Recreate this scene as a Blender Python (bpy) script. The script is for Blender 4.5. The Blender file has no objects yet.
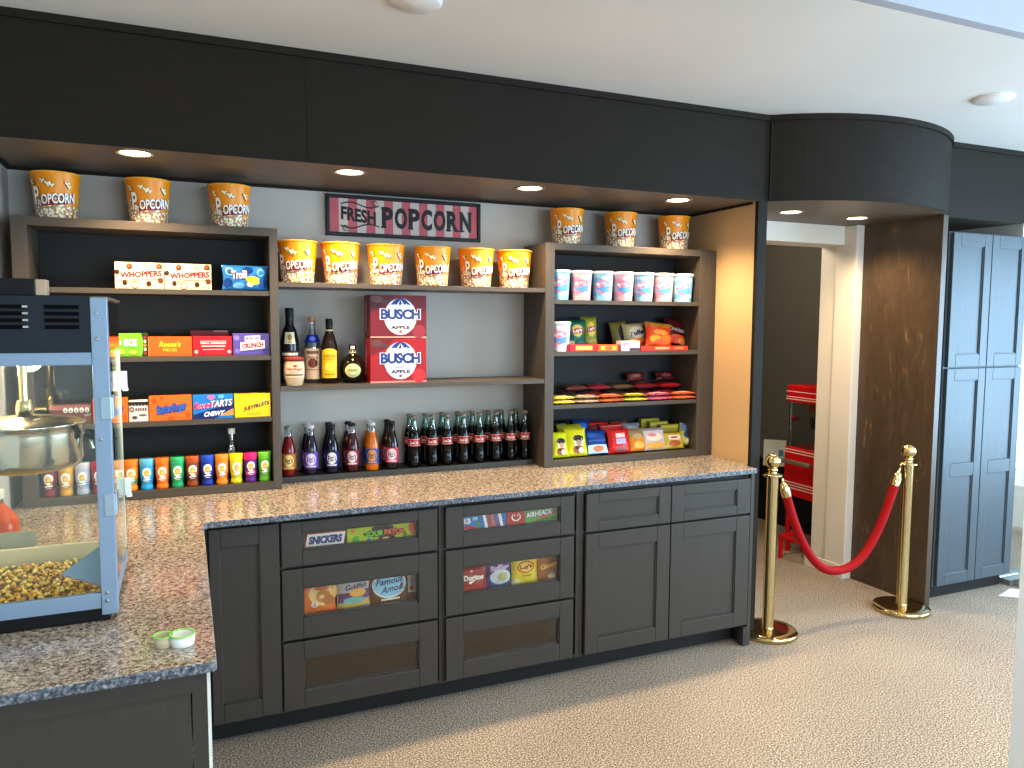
import bpy, bmesh, math, random
from mathutils import Vector, Matrix, Euler
random.seed(7)
PI = math.pi
scn = bpy.context.scene
COL = scn.collection

# ------------------------------------------------------------------ camera
F, CAMP = 763.36, Vector((0, -2.996, 1.6446))
def cam_axes(yaw, pitch, roll):
    y, p, r = (math.radians(a) for a in (yaw, pitch, roll))
    f = Vector((math.sin(y)*math.cos(p), math.cos(y)*math.cos(p), math.sin(p)))
    ri = Vector((math.cos(y), -math.sin(y), 0)); up = ri.cross(f)
    return ri*math.cos(r) + up*math.sin(r), up*math.cos(r) - ri*math.sin(r), f
CR, CU, CF = cam_axes(23.306, -4.651, .277)
def at(px, py, Y):
    """point of the room on the vertical plane Y that the photograph shows at (px, py)"""
    d = CF + CR*((px-512)/F) - CU*((py-384)/F)
    return CAMP + d*((Y-CAMP.y)/d.y)
def atz(px, py, Z):
    d = CF + CR*((px-512)/F) - CU*((py-384)/F)
    return CAMP + d*((Z-CAMP.z)/d.z)
cd = bpy.data.cameras.new('camera'); cam = bpy.data.objects.new('camera', cd); COL.objects.link(cam)
cd.sensor_width = 36; cd.lens = F/1024*36; cd.clip_start = .02; cd.clip_end = 200
m3 = Matrix((CR, CU, -CF)).transposed()
cam.matrix_world = Matrix.Translation(CAMP) @ m3.to_4x4()
scn.camera = cam

# ------------------------------------------------------------------ materials
def lin(c):
    c /= 255.0
    return c/12.92 if c <= .04045 else ((c+.055)/1.055)**2.4
def S(r, g, b): return (lin(r), lin(g), lin(b), 1)
MATS = {}
def principled(name):
    m = bpy.data.materials.new(name); m.use_nodes = True
    nt = m.node_tree; b = nt.nodes['Principled BSDF']
    return m, nt, b
def mat(rgb, rough=.5, metal=0, emit=0, coat=0, spec=.3):
    k = (tuple(rgb), rough, metal, emit, coat, spec)
    if k in MATS: return MATS[k]
    m, nt, b = principled('paint')
    c = S(*rgb)
    # faint procedural tone variation so nothing is dead flat
    n = nt.nodes.new('ShaderNodeTexNoise'); n.inputs['Scale'].default_value = 9
    tc = nt.nodes.new('ShaderNodeTexCoord'); nt.links.new(tc.outputs['Object'], n.inputs['Vector'])
    mx = nt.nodes.new('ShaderNodeMix'); mx.data_type = 'RGBA'
    mx.inputs[6].default_value = tuple(v*.94 for v in c[:3]) + (1,); mx.inputs[7].default_value = tuple(min(1, v*1.05) for v in c[:3]) + (1,)
    nt.links.new(n.outputs['Fac'], mx.inputs[0]); nt.links.new(mx.outputs[2], b.inputs['Base Color'])
    b.inputs['Roughness'].default_value = rough; b.inputs['Metallic'].default_value = metal
    b.inputs['Coat Weight'].default_value = coat; b.inputs['Specular IOR Level'].default_value = spec
    if emit:
        b.inputs['Emission Color'].default_value = c; b.inputs['Emission Strength'].default_value = emit
    MATS[k] = m
    return m
def ramp(nt, stops):
    r = nt.nodes.new('ShaderNodeValToRGB'); e = r.color_ramp.elements
    while len(e) < len(stops): e.new(.5)
    for el, (p, c) in zip(e, stops): el.position = p; el.color = c
    return r
def noise_node(nt, scale, detail=3, vec=None, rough=.5):
    n = nt.nodes.new('ShaderNodeTexNoise'); n.inputs['Scale'].default_value = scale; n.inputs['Detail'].default_value = detail
    n.inputs['Roughness'].default_value = rough
    if vec: nt.links.new(vec, n.inputs['Vector'])
    return n
def coords(nt, scale=(1, 1, 1)):
    tc = nt.nodes.new('ShaderNodeTexCoord'); mp = nt.nodes.new('ShaderNodeMapping')
    mp.inputs['Scale'].default_value = scale; nt.links.new(tc.outputs['Object'], mp.inputs['Vector'])
    return mp.outputs['Vector']
def wood(name, a, b_, rough=.42, axis='z', contrast=(.3, .7), spec=.4):
    m, nt, b = principled(name)
    sc = {'z': (26, 26, 1.6), 'x': (1.6, 26, 26), 'fig': (7, 7, 2.2)}[axis]
    v = coords(nt, sc); n = noise_node(nt, 3, 6, v, .62)
    r = ramp(nt, [(contrast[0], S(*a)), (contrast[1], S(*b_))])
    nt.links.new(n.outputs['Fac'], r.inputs['Fac']); nt.links.new(r.outputs['Color'], b.inputs['Base Color'])
    b.inputs['Roughness'].default_value = rough; b.inputs['Specular IOR Level'].default_value = spec
    return m
WOOD = wood('dark_wood', (62, 58, 53), (68, 63, 58))
WOODX = wood('dark_wood_rails', (62, 58, 53), (68, 63, 58), axis='x')
WOODS = wood('shelf_wood', (74, 66, 57), (86, 77, 67))
WOODSX = wood('shelf_wood_rails', (74, 66, 57), (86, 77, 67), axis='x')
SOFF = wood('soffit_wood', (35, 29, 23), (42, 35, 28), rough=.65, axis='x', spec=.2)
UNDER = wood('soffit_underside_lit', (92, 82, 72), (112, 100, 88), rough=.45, axis='x')  # soffit wood brightened, bounce light put into the colour
BACKP = mat((40, 41, 44), .55)
INNER = mat((40, 37, 34), .6)
def figured():
    m, nt, b = principled('figured_walnut')
    v = coords(nt, (9, 9, 2.4)); n = noise_node(nt, 2.2, 8, v, .65); n.inputs['Distortion'].default_value = 1.2
    r = ramp(nt, [(.3, S(66, 53, 41)), (.58, S(82, 66, 51)), (.65, S(98, 78, 56)), (.70, S(146, 116, 76)), (.75, S(86, 69, 52))])
    nt.links.new(n.outputs['Fac'], r.inputs['Fac']); nt.links.new(r.outputs['Color'], b.inputs['Base Color'])
    b.inputs['Roughness'].default_value = .38
    return m
WALNUT = figured()
def granite():
    m, nt, b = principled('granite')
    v = coords(nt)
    n1 = noise_node(nt, 95, 4, v, .7); n2 = noise_node(nt, 260, 2, v, .6)
    vo = nt.nodes.new('ShaderNodeTexVoronoi'); vo.inputs['Scale'].default_value = 150; nt.links.new(v, vo.inputs['Vector'])
    r1 = ramp(nt, [(.30, S(40, 34, 32)), (.42, S(108, 98, 90)), (.52, S(186, 176, 164)), (.66, S(236, 231, 223))])
    nt.links.new(n1.outputs['Fac'], r1.inputs['Fac'])
    r2 = ramp(nt, [(.36, S(30, 28, 30)), (.44, S(212, 200, 186)), (.62, S(246, 242, 236))])
    nt.links.new(n2.outputs['Fac'], r2.inputs['Fac'])
    sep = nt.nodes.new('ShaderNodeSeparateColor'); nt.links.new(vo.outputs['Color'], sep.inputs[0])
    r3 = ramp(nt, [(.0, S(60, 52, 50)), (.22, S(116, 104, 96)), (.5, S(204, 192, 178)), (1, S(236, 230, 222))])
    nt.links.new(sep.outputs[0], r3.inputs['Fac'])
    mx = nt.nodes.new('ShaderNodeMix'); mx.data_type = 'RGBA'; mx.inputs[0].default_value = .5
    nt.links.new(r1.outputs['Color'], mx.inputs[6]); nt.links.new(r3.outputs['Color'], mx.inputs[7])
    m2 = nt.nodes.new('ShaderNodeMix'); m2.data_type = 'RGBA'; m2.blend_type = 'MULTIPLY'; m2.inputs[0].default_value = .75
    nt.links.new(mx.outputs[2], m2.inputs[6]); nt.links.new(r2.outputs['Color'], m2.inputs[7])
    nt.links.new(m2.outputs[2], b.inputs['Base Color'])
    b.inputs['Roughness'].default_value = .13; b.inputs['Specular IOR Level'].default_value = .6
    return m
GRANITE = granite()
def granite_edge_shade():  # same granite for the sides, cool daylight and shade painted into the colour
    m, nt, b = principled('granite_edge_shade')
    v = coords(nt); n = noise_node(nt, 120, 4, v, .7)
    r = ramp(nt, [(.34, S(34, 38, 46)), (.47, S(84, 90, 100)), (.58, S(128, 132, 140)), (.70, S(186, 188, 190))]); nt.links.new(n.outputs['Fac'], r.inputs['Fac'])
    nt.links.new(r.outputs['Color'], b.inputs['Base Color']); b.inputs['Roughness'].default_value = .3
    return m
GRANITE_EDGE_SHADE = granite_edge_shade()
def carpet():
    m, nt, b = principled('carpet')
    v = coords(nt); n = noise_node(nt, 155, 4, v, .8); n2 = noise_node(nt, 1.3, 2, v)
    r = ramp(nt, [(.39, S(64, 55, 48)), (.49, S(140, 127, 113)), (.59, S(216, 202, 186))])
    nt.links.new(n.outputs['Fac'], r.inputs['Fac'])
    r2 = ramp(nt, [(.3, (.86, .86, .86, 1)), (.7, (1, 1, 1, 1))]); nt.links.new(n2.outputs['Fac'], r2.inputs['Fac'])
    mx = nt.nodes.new('ShaderNodeMix'); mx.data_type = 'RGBA'; mx.blend_type = 'MULTIPLY'; mx.inputs[0].default_value = 1
    nt.links.new(r.outputs['Color'], mx.inputs[6]); nt.links.new(r2.outputs['Color'], mx.inputs[7])
    nt.links.new(mx.outputs[2], b.inputs['Base Color']); b.inputs['Roughness'].default_value = .95; b.inputs['Specular IOR Level'].default_value = .1
    bp = nt.nodes.new('ShaderNodeBump'); bp.inputs['Strength'].default_value = .2; bp.inputs['Distance'].default_value = .008
    nt.links.new(n.outputs['Fac'], bp.inputs['Height']); nt.links.new(bp.outputs['Normal'], b.inputs['Normal'])
    return m
CARPET = carpet()
def plaster(name, rgb, rough=.8):
    m, nt, b = principled(name)
    v = coords(nt); n = noise_node(nt, 220, 2, v); n2 = noise_node(nt, 1.5, 2, v)
    c = S(*rgb); r = ramp(nt, [(.3, tuple(x*.95 for x in c[:3]) + (1,)), (.7, c)]); nt.links.new(n2.outputs['Fac'], r.inputs['Fac'])
    nt.links.new(r.outputs['Color'], b.inputs['Base Color']); b.inputs['Roughness'].default_value = rough
    bp = nt.nodes.new('ShaderNodeBump'); bp.inputs['Strength'].default_value = .08; bp.inputs['Distance'].default_value = .002
    nt.links.new(n.outputs['Fac'], bp.inputs['Height']); nt.links.new(bp.outputs['Normal'], b.inputs['Normal'])
    return m
PLAST = plaster('niche_paint', (188, 184, 178))
TAN = plaster('tan_paint', (202, 170, 126))
CEIL = plaster('ceiling_paint', (226, 222, 216), .6)
WHITE = plaster('white_paint', (222, 216, 206))
def glass(name, tint=(255, 255, 255), refl=.08, rough=.02, k=.6):
    m = bpy.data.materials.new(name); m.use_nodes = True; nt = m.node_tree; nt.nodes.clear()
    o = nt.nodes.new('ShaderNodeOutputMaterial'); t = nt.nodes.new('ShaderNodeBsdfTransparent'); t.inputs[0].default_value = S(*tint)
    g = nt.nodes.new('ShaderNodeBsdfGlossy'); g.inputs['Roughness'].default_value = rough; g.inputs[0].default_value = (1, 1, 1, 1)
    lw = nt.nodes.new('ShaderNodeLayerWeight'); lw.inputs[0].default_value = .3
    ma = nt.nodes.new('ShaderNodeMath'); ma.operation = 'MULTIPLY_ADD'; ma.inputs[1].default_value = k; ma.inputs[2].default_value = refl
    nt.links.new(lw.outputs['Fresnel'], ma.inputs[0])
    mx = nt.nodes.new('ShaderNodeMixShader'); nt.links.new(ma.outputs[0], mx.inputs[0]); nt.links.new(t.outputs[0], mx.inputs[1]); nt.links.new(g.outputs[0], mx.inputs[2])
    nt.links.new(mx.outputs[0], o.inputs[0])
    return m
GLASS = glass('clear_glass', (250, 252, 250), .02)
PANE = glass('drawer_pane', (253, 253, 250), .05, k=.45)
NECK = glass('green_glass', (150, 190, 175), .12)
CLEARB = glass('bottle_glass', (225, 232, 235), .15)
def bucket_mat():
    m, nt, b = principled('popcorn_bucket_print')
    tc = nt.nodes.new('ShaderNodeTexCoord'); sx = nt.nodes.new('ShaderNodeSeparateXYZ'); nt.links.new(tc.outputs['Object'], sx.inputs[0])
    vo = nt.nodes.new('ShaderNodeTexVoronoi'); vo.inputs['Scale'].default_value = 92; nt.links.new(tc.outputs['Object'], vo.inputs['Vector'])
    sep = nt.nodes.new('ShaderNodeSeparateColor'); nt.links.new(vo.outputs['Color'], sep.inputs[0])
    r = ramp(nt, [(0, S(240, 180, 60)), (.10, S(252, 240, 205)), (.5, S(255, 250, 232)), (.84, S(250, 222, 150)), (.94, S(190, 90, 50))])
    r.color_ramp.interpolation = 'CONSTANT'; nt.links.new(sep.outputs[0], r.inputs['Fac'])
    edge = ramp(nt, [(.0, (1, 1, 1, 1)), (.42, (1, 1, 1, 1)), (.62, S(150, 90, 50))]); 
    mu = nt.nodes.new('ShaderNodeMath'); mu.operation = 'MULTIPLY'; mu.inputs[1].default_value = 1.0; nt.links.new(vo.outputs['Distance'], mu.inputs[0])
    nt.links.new(mu.outputs[0], edge.inputs['Fac'])
    mm = nt.nodes.new('ShaderNodeMix'); mm.data_type = 'RGBA'; mm.blend_type = 'MULTIPLY'; mm.inputs[0].default_value = .8
    nt.links.new(r.outputs['Color'], mm.inputs[6]); nt.links.new(edge.outputs['Color'], mm.inputs[7])
    # height of the popcorn heap: higher at the left of the lettering, with a ragged edge
    ad = nt.nodes.new('ShaderNodeMath'); ad.operation = 'MULTIPLY_ADD'; ad.inputs[1].default_value = .035; nt.links.new(sep.outputs[1], ad.inputs[0]); nt.links.new(sx.outputs['Z'], ad.inputs[2])
    x = nt.nodes.new('ShaderNodeMath'); x.operation = 'MULTIPLY_ADD'; x.inputs[1].default_value = .16; nt.links.new(sx.outputs['X'], x.inputs[0]); nt.links.new(ad.outputs[0], x.inputs[2])
    lt = nt.nodes.new('ShaderNodeMath'); lt.operation = 'LESS_THAN'; lt.inputs[1].default_value = .088; nt.links.new(x.outputs[0], lt.inputs[0])
    org = nt.nodes.new('ShaderNodeMix'); org.data_type = 'RGBA'; org.inputs[6].default_value = S(238, 150, 14); nt.links.new(lt.outputs[0], org.inputs[0]); nt.links.new(mm.outputs[2], org.inputs[7])
    nt.links.new(org.outputs[2], b.inputs['Base Color']); b.inputs['Roughness'].default_value = .35
    return m
BUCKET = bucket_mat()
STEEL = mat((200, 200, 196), .18, 1); ALU = mat((140, 160, 182), .42, .3); BRASS = mat((206, 184, 136), .16, 1)
BLACK = mat((22, 23, 26), .4); CAPK = mat((20, 20, 24), .35)

# ------------------------------------------------------------------ mesh builder
class MB:
    def __init__(s): s.v = []; s.f = []; s.mi = []; s.sm = []; s.mats = []
    def m(s, mt):
        if mt not in s.mats: s.mats.append(mt)
        return s.mats.index(mt)
    def add(s, vs, fs, mt, smooth=False):
        b = len(s.v); i = s.m(mt); s.v += [tuple(v) for v in vs]
        for f in fs: s.f.append([b+k for k in f]); s.mi.append(i); s.sm.append(smooth)
        return s
    def box(s, x0, x1, y0, y1, z0, z1, mt, bev=0):
        if bev <= 0:
            vs = [(x, y, z) for z in (z0, z1) for y in (y0, y1) for x in (x0, x1)]
            return s.add(vs, [(0, 2, 3, 1), (4, 5, 7, 6), (0, 1, 5, 4), (2, 6, 7, 3), (0, 4, 6, 2), (1, 3, 7, 5)], mt)
        bm = bmesh.new(); bmesh.ops.create_cube(bm, size=1)
        for v in bm.verts: v.co = Vector(((x0+x1)/2 + v.co.x*(x1-x0), (y0+y1)/2 + v.co.y*(y1-y0), (z0+z1)/2 + v.co.z*(z1-z0)))
        bmesh.ops.bevel(bm, geom=bm.edges[:], offset=bev, segments=2, affect='EDGES', profile=.5)
        bm.verts.index_update()
        s.add([v.co[:] for v in bm.verts], [[v.index for v in f.verts] for f in bm.faces], mt); bm.free(); return s
    def lathe(s, prof, mt, n=24, c=(0, 0, 0), cap0=True, cap1=True, smooth=True):
        vs = []; fs = []
        for r, z in prof:
            for k in range(n):
                a = 2*PI*k/n; vs.append((c[0]+r*math.cos(a), c[1]+r*math.sin(a), c[2]+z))
        for j in range(len(prof)-1):
            for k in range(n):
                k2 = (k+1) % n; fs.append((j*n+k, j*n+k2, (j+1)*n+k2, (j+1)*n+k))
        s.add(vs, fs, mt, smooth)
        if cap0: s.add(vs[:n], [list(range(n))[::-1]], mt)
        if cap1: s.add(vs[-n:], [list(range(n))], mt)
        return s
    def prism(s, poly, z0, z1, mt):
        n = len(poly); vs = [(x, y, z0) for x, y in poly] + [(x, y, z1) for x, y in poly]
        fs = [list(range(n))[::-1], list(range(n, 2*n))] + [(k, (k+1) % n, n+(k+1) % n, n+k) for k in range(n)]
        return s.add(vs, fs, mt)
    def tube(s, pts, r, mt, n=10, cap=True):
        pts = [Vector(p) for p in pts]; vs = []; fs = []; up = Vector((0, 0, 1))
        rr = r if isinstance(r, (list, tuple)) else [r]*len(pts)
        for i, p in enumerate(pts):
            t = (pts[min(i+1, len(pts)-1)] - pts[max(i-1, 0)]).normalized()
            a = t.cross(up)
            if a.length < .05: a = t.cross(Vector((1, 0, 0)))
            a.normalize(); b = a.cross(t)
            for k in range(n):
                an = 2*PI*k/n; vs.append(p + (a*math.cos(an) + b*math.sin(an))*rr[i])
        for i in range(len(pts)-1):
            for k in range(n): fs.append((i*n+k, i*n+(k+1) % n, (i+1)*n+(k+1) % n, (i+1)*n+k))
        s.add(vs, fs, mt, True)
        if cap: s.add(vs[:n], [list(range(n))], mt); s.add(vs[-n:], [list(range(n))[::-1]], mt)
        return s
    def sphere(s, c, r, mt, n=20, sq=1):
        pr = [(max(r*math.sin(PI*i/12), .0004), -r*sq*math.cos(PI*i/12)) for i in range(13)]
        return s.lathe(pr, mt, n, c)
    def build(s, name, parent=None):
        me = bpy.data.meshes.new(name); me.from_pydata(s.v, [], s.f); 
        for mt in s.mats: me.materials.append(mt)
        me.polygons.foreach_set('material_index', s.mi); me.polygons.foreach_set('use_smooth', s.sm); me.update()
        o = bpy.data.objects.new(name, me); COL.objects.link(o)
        if parent: o.parent = parent
        return o
def tag(o, label, cat, group=None, kind=None):
    o['label'] = label; o['category'] = cat
    if group: o['group'] = group
    if kind: o['kind'] = kind
    return o
def empty(name, loc, label, cat, group=None, rz=0):
    o = bpy.data.objects.new(name, None); o.empty_display_size = .05; COL.objects.link(o); o.location = loc; o.rotation_euler = (0, 0, rz)
    return tag(o, label, cat, group)
def dup(root, loc, label=None, rz=None):
    r = root.copy(); COL.objects.link(r); r.location = loc
    if rz is not None: r.rotation_euler = (0, 0, rz)
    if label: r['label'] = label
    for ch in list(root.children):
        c = ch.copy(); COL.objects.link(c); c.parent = r
        for g in list(ch.children):
            d = g.copy(); COL.objects.link(d); d.parent = c
    return r
def struct(mb, name): o = mb.build(name); o['kind'] = 'structure'; return o
ORD = ['first', 'second', 'third', 'fourth', 'fifth', 'sixth', 'seventh', 'eighth', 'ninth', 'tenth', 'eleventh', 'twelfth', 'thirteenth', 'fourteenth', 'fifteenth', 'sixteenth']

# ------------------------------------------------------------------ printed artwork
TXT = {}
def text2d(s, bold=.012, shear=0):
    k = (s, bold, shear)
    if k in TXT: return TXT[k]
    cu = bpy.data.curves.new('t', 'FONT'); cu.body = s; cu.offset = bold; cu.shear = shear; cu.resolution_u = 3
    o = bpy.data.objects.new('t', cu); COL.objects.link(o)
    dg = bpy.context.evaluated_depsgraph_get(); dg.update()
    me = o.evaluated_get(dg).to_mesh()
    vs = [(v.co.x, v.co.y) for v in me.vertices]; fs = [list(p.vertices) for p in me.polygons]
    o.evaluated_get(dg).to_mesh_clear(); bpy.data.objects.remove(o); bpy.data.curves.remove(cu)
    x0 = min(v[0] for v in vs); x1 = max(v[0] for v in vs); y0 = min(v[1] for v in vs); y1 = max(v[1] for v in vs)
    TXT[k] = ([((x-x0)/(x1-x0)-.5, (y-y0)/(y1-y0)-.5) for x, y in vs], fs)
    return TXT[k]
def art(mb, prims, fm, step=.0003, base=.0004):
    """prims in 0..1 label coordinates; fm(u, v, lift) -> point"""
    for i, p in enumerate(prims):
        L = base + i*step; k = p[0]
        if k == 'r':
            _, u0, v0, u1, v1, mt = p[:6]; sk = p[6] if len(p) > 6 else 0; nx, ny = 8, 5
            vs = [fm(u0+(u1-u0)*a/nx, v0+(v1-v0)*b/ny + sk*(a/nx-.5), L) for b in range(ny+1) for a in range(nx+1)]
            fs = [(b*(nx+1)+a, b*(nx+1)+a+1, (b+1)*(nx+1)+a+1, (b+1)*(nx+1)+a) for b in range(ny) for a in range(nx)]
            mb.add(vs, fs, mt, True)
        elif k == 'e':
            _, cu, cv, ru, rv, mt = p; n = 20
            vs = [fm(cu, cv, L)] + [fm(cu+ru*.55*math.cos(2*PI*j/n), cv+rv*.55*math.sin(2*PI*j/n), L) for j in range(n)] + [fm(cu+ru*math.cos(2*PI*j/n), cv+rv*math.sin(2*PI*j/n), L) for j in range(n)]
            fs = [(0, 1+j, 1+(j+1) % n) for j in range(n)] + [(1+j, n+1+j, n+1+(j+1) % n, 1+(j+1) % n) for j in range(n)]
            mb.add(vs, fs, mt, True)
        elif k == 'p':
            mb.add([fm(u, v, L) for u, v in p[1]], [list(range(len(p[1])))], p[2], True)
        elif k == 't':
            _, s, cu, cv, w, h, mt = p[:7]; o = p[7] if len(p) > 7 else {}
            vs, fs = text2d(s, o.get('bold', .012), o.get('shear', 0)); ri = o.get('rise', 0); arc = o.get('arc', 0)
            mb.add([fm(cu+x*w, cv+y*h+x*ri-arc*x*x*4, L) for x, y in vs], fs, mt)
    return mb
def flat_map(x0, x1, z0, z1, y): return lambda u, v, L: (x0+(x1-x0)*u, y-L, z0+(z1-z0)*v)
def cyl_map(rad, z0, z1, a0, a1, c=(0, 0)):
    """u runs across the side that faces -Y; rad(v) is the radius"""
    def f(u, v, L):
        a = -PI/2 + a0 + (a1-a0)*u; r = rad(v)+L
        return (c[0]+r*math.cos(a), c[1]+r*math.sin(a), z0+(z1-z0)*v)
    return f
C = lambda *a: mat(a, .4)
W_, K_, RED, BLU, YEL = C(245, 243, 238), C(22, 20, 20), C(200, 30, 36), C(30, 52, 130), C(245, 205, 40)

def carton(name, label, cat, group, px0, px1, pt, zb, Y, dep, col, prims, extra=None, h=None):
    a = at(px0, pt, Y); b = at(px1, pt, Y); w = b.x-a.x; hh = h or ((a.z+b.z)/2 - zb)
    mb = MB(); mb.box(-w/2+.0008, w/2-.0008, 0, dep, 0, hh, mat(col, .38), .0015)
    art(mb, prims, flat_map(-w/2, w/2, 0, hh, 0))
    o = mb.build(name); o.location = ((a.x+b.x)/2, Y, zb+.0005)
    return tag(o, label, cat, group)

def bag_mesh(w, h, t, col, prims, crimp=None, seed=0):
    rnd = random.Random(seed); nx, ny = 12, 14; ph = [rnd.uniform(0, 6) for _ in range(4)]
    def bul(u, v):
        e = max(0, 1-abs(2*u-1)**3)**.55 * max(0, 1-abs(2*v-1)**4)**.6
        return t/2*e*(1+.10*math.sin(7*u+9*v+ph[0])+.08*math.sin(13*u-6*v+ph[1])) + .0012
    def P(u, v, s, L=0):
        wv = 1-.07*math.sin(PI*v)
        if v > .93 or v < .07: ripple = .002*math.sin(u*50)
        else: ripple = 0
        return ((u-.5)*w*wv, s*(bul(u, v)+L)+ripple, v*h)
    mb = MB(); mt = mat(col, .28); cm = mat(crimp, .3) if crimp else mt
    for s in (-1, 1):
        vs = [P(a/nx, b/ny, s) for b in range(ny+1) for a in range(nx+1)]
        for b in range(ny):
            mb_f = [(b*(nx+1)+a, b*(nx+1)+a+1, (b+1)*(nx+1)+a+1, (b+1)*(nx+1)+a) for a in range(nx)]
            mb.add(vs, mb_f if s < 0 else [f[::-1] for f in mb_f], cm if b in (0, ny-1) else mt, True) if False else None
        mb.add(vs, [(b*(nx+1)+a, b*(nx+1)+a+1, (b+1)*(nx+1)+a+1, (b+1)*(nx+1)+a) for b in range(1, ny-1) for a in range(nx)], mt, True)
        mb.add(vs, [(b*(nx+1)+a, b*(nx+1)+a+1, (b+1)*(nx+1)+a+1, (b+1)*(nx+1)+a) for b in (0, ny-1) for a in range(nx)], cm, True)
    for a in range(nx):   # close the two crimped ends
        for v in (0, 1): mb.add([P(a/nx, v, -1), P((a+1)/nx, v, -1), P((a+1)/nx, v, 1), P(a/nx, v, 1)], [(0, 1, 2, 3)], cm)
    for b in range(ny):
        for u in (0, 1): mb.add([P(u, b/ny, -1), P(u, (b+1)/ny, -1), P(u, (b+1)/ny, 1), P(u, b/ny, 1)], [(0, 1, 2, 3)], mt)
    art(mb, prims, lambda u, v, L: P(u, v, -1, L+.0008), step=.0004)
    return mb
def bag(name, label, cat, group, px0, px1, pt, pb, zb, Y, t, col, prims, crimp=None, tilt=0, rz=0, roll=0, seed=0, h=None, name_loc=None):
    a = at(px0, (pt+pb)/2, Y); b = at(px1, (pt+pb)/2, Y); w = b.x-a.x
    hh = h or max(.03, (at((px0+px1)/2, pt, Y).z - zb)/max(.3, math.cos(tilt)))
    o = bag_mesh(w, hh, t, col, prims, crimp, seed).build(name)
    o.rotation_euler = (-tilt, roll, rz)
    o.location = ((a.x+b.x)/2, Y, zb + (t/2*math.sin(abs(tilt)) if tilt else 0) + abs(math.sin(roll))*w*.46 + .0005)
    return tag(o, label, cat, group)
def flat_pack(name, label, cat, group, x0, x1, y0, y1, z, t, col, prims, rz=0, seed=0):
    """a soft pack lying on its back, artwork up, printed end to the front"""
    o = bag_mesh(x1-x0, y1-y0, t, col, prims, None, seed).build(name)
    o.rotation_euler = (-PI/2, 0, rz); o.location = ((x0+x1)/2, y0, z+t/2*1.2+.0015)
    return tag(o, label, cat, group)
# ------------------------------------------------------------------ the room
SZ, CZ = 2.2577, 2.6746            # soffit underside, ceiling
struct(MB().box(-.75, 6.2, -5.7, 6.2, -.06, 0, CARPET), 'floor')
struct(MB().box(-.75, 6.2, -1.10, .95, CZ, CZ+.06, CEIL), 'ceiling')
struct(MB().box(-.75, 6.2, -1.14, -1.10, CZ, 2.98, plaster('tray_paint', (172, 174, 182), .7)), 'trim_1')
struct(MB().box(-.75, 6.2, -5.7, -1.14, 2.95, 3.0, CEIL), 'ceiling_tray')
struct(MB().box(-.75, -.63, -5.7, .80, 0, 2.96, PLAST), 'wall_left')
struct(MB().box(-.63, 2.68, .68, .80, 0, SZ, PLAST), 'wall_niche')
struct(MB().box(2.68, 2.738, .122, .80, 0, SZ, TAN), 'wall_niche_side')
struct(MB().box(2.68, 2.738, .10, .122, 0, SZ, SOFF), 'trim_2')
struct(MB().box(-.63, 2.68, .665, .68, 2.246, SZ, SOFF).box(-.63, -.618, .10, .665, 2.246, SZ, SOFF).box(2.668, 2.68, .14, .665, 2.246, SZ, SOFF), 'trim_3')
# soffit with its bowed middle
def bow(x): return .08-(.24-(1.03-math.sqrt(max(0, 1.03**2-(x-3.37)**2)))) if 2.71 < x < 4.03 else .085
line = [(-.63, .08), (2.705, .08)] + [(2.72+1.3*k/28, bow(2.72+1.3*k/28)) for k in range(29)] + [(4.035, .088), (6.1, .088)]
mb = MB(); mb.prism(line + [(6.1, .95), (2.70, .95), (2.70, .80), (-.63, .80)], SZ, CZ, SOFF)
o = struct(mb, 'trim_4')
o.data.materials.append(UNDER)
for p in o.data.polygons:
    if p.normal.z < -.9: p.material_index = 1
mb = MB()
for z0, z1, d in ((CZ-.028, CZ, .012), (SZ-.004, SZ+.012, .004)):
    mb.prism([(x, y-d) for x, y in line] + [(x, y) for x, y in line[::-1]], z0, z1, SOFF)
struct(mb, 'trim_5')
mb = MB(); mb.box(2.716, 2.722, .062, .08, SZ, CZ-.028, SOFF).box(.46, .462, .0785, .08, SZ, CZ-.028, SOFF); struct(mb, 'trim_6')
# doorway at the end of the passage
struct(MB().box(2.738, 3.95, .67, .87, 2.142, SZ, WHITE), 'wall_header')
struct(MB().box(3.87, 3.955, .572, .735, 0, SZ, WHITE, .004).box(3.885, 3.955, .735, .87, 0, 2.142, WHITE), 'trim_7')
struct(MB().box(3.858, 3.87, .572, .90, 0, .085, WHITE, .003), 'baseboard_passage')
struct(MB().box(3.93, 3.968, .03, .572, 0, SZ, WALNUT), 'wall_passage')
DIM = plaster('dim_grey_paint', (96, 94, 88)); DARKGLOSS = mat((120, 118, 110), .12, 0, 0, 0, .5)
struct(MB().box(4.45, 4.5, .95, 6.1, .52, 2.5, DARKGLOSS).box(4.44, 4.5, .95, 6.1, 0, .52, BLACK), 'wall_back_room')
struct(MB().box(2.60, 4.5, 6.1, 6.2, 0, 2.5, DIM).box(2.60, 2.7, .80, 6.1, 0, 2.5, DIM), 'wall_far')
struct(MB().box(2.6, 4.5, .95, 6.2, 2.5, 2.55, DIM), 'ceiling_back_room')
struct(MB().box(3.968, 4.5, .80, .88, 0, 2.5, DIM), 'wall_behind_pantry')
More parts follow.
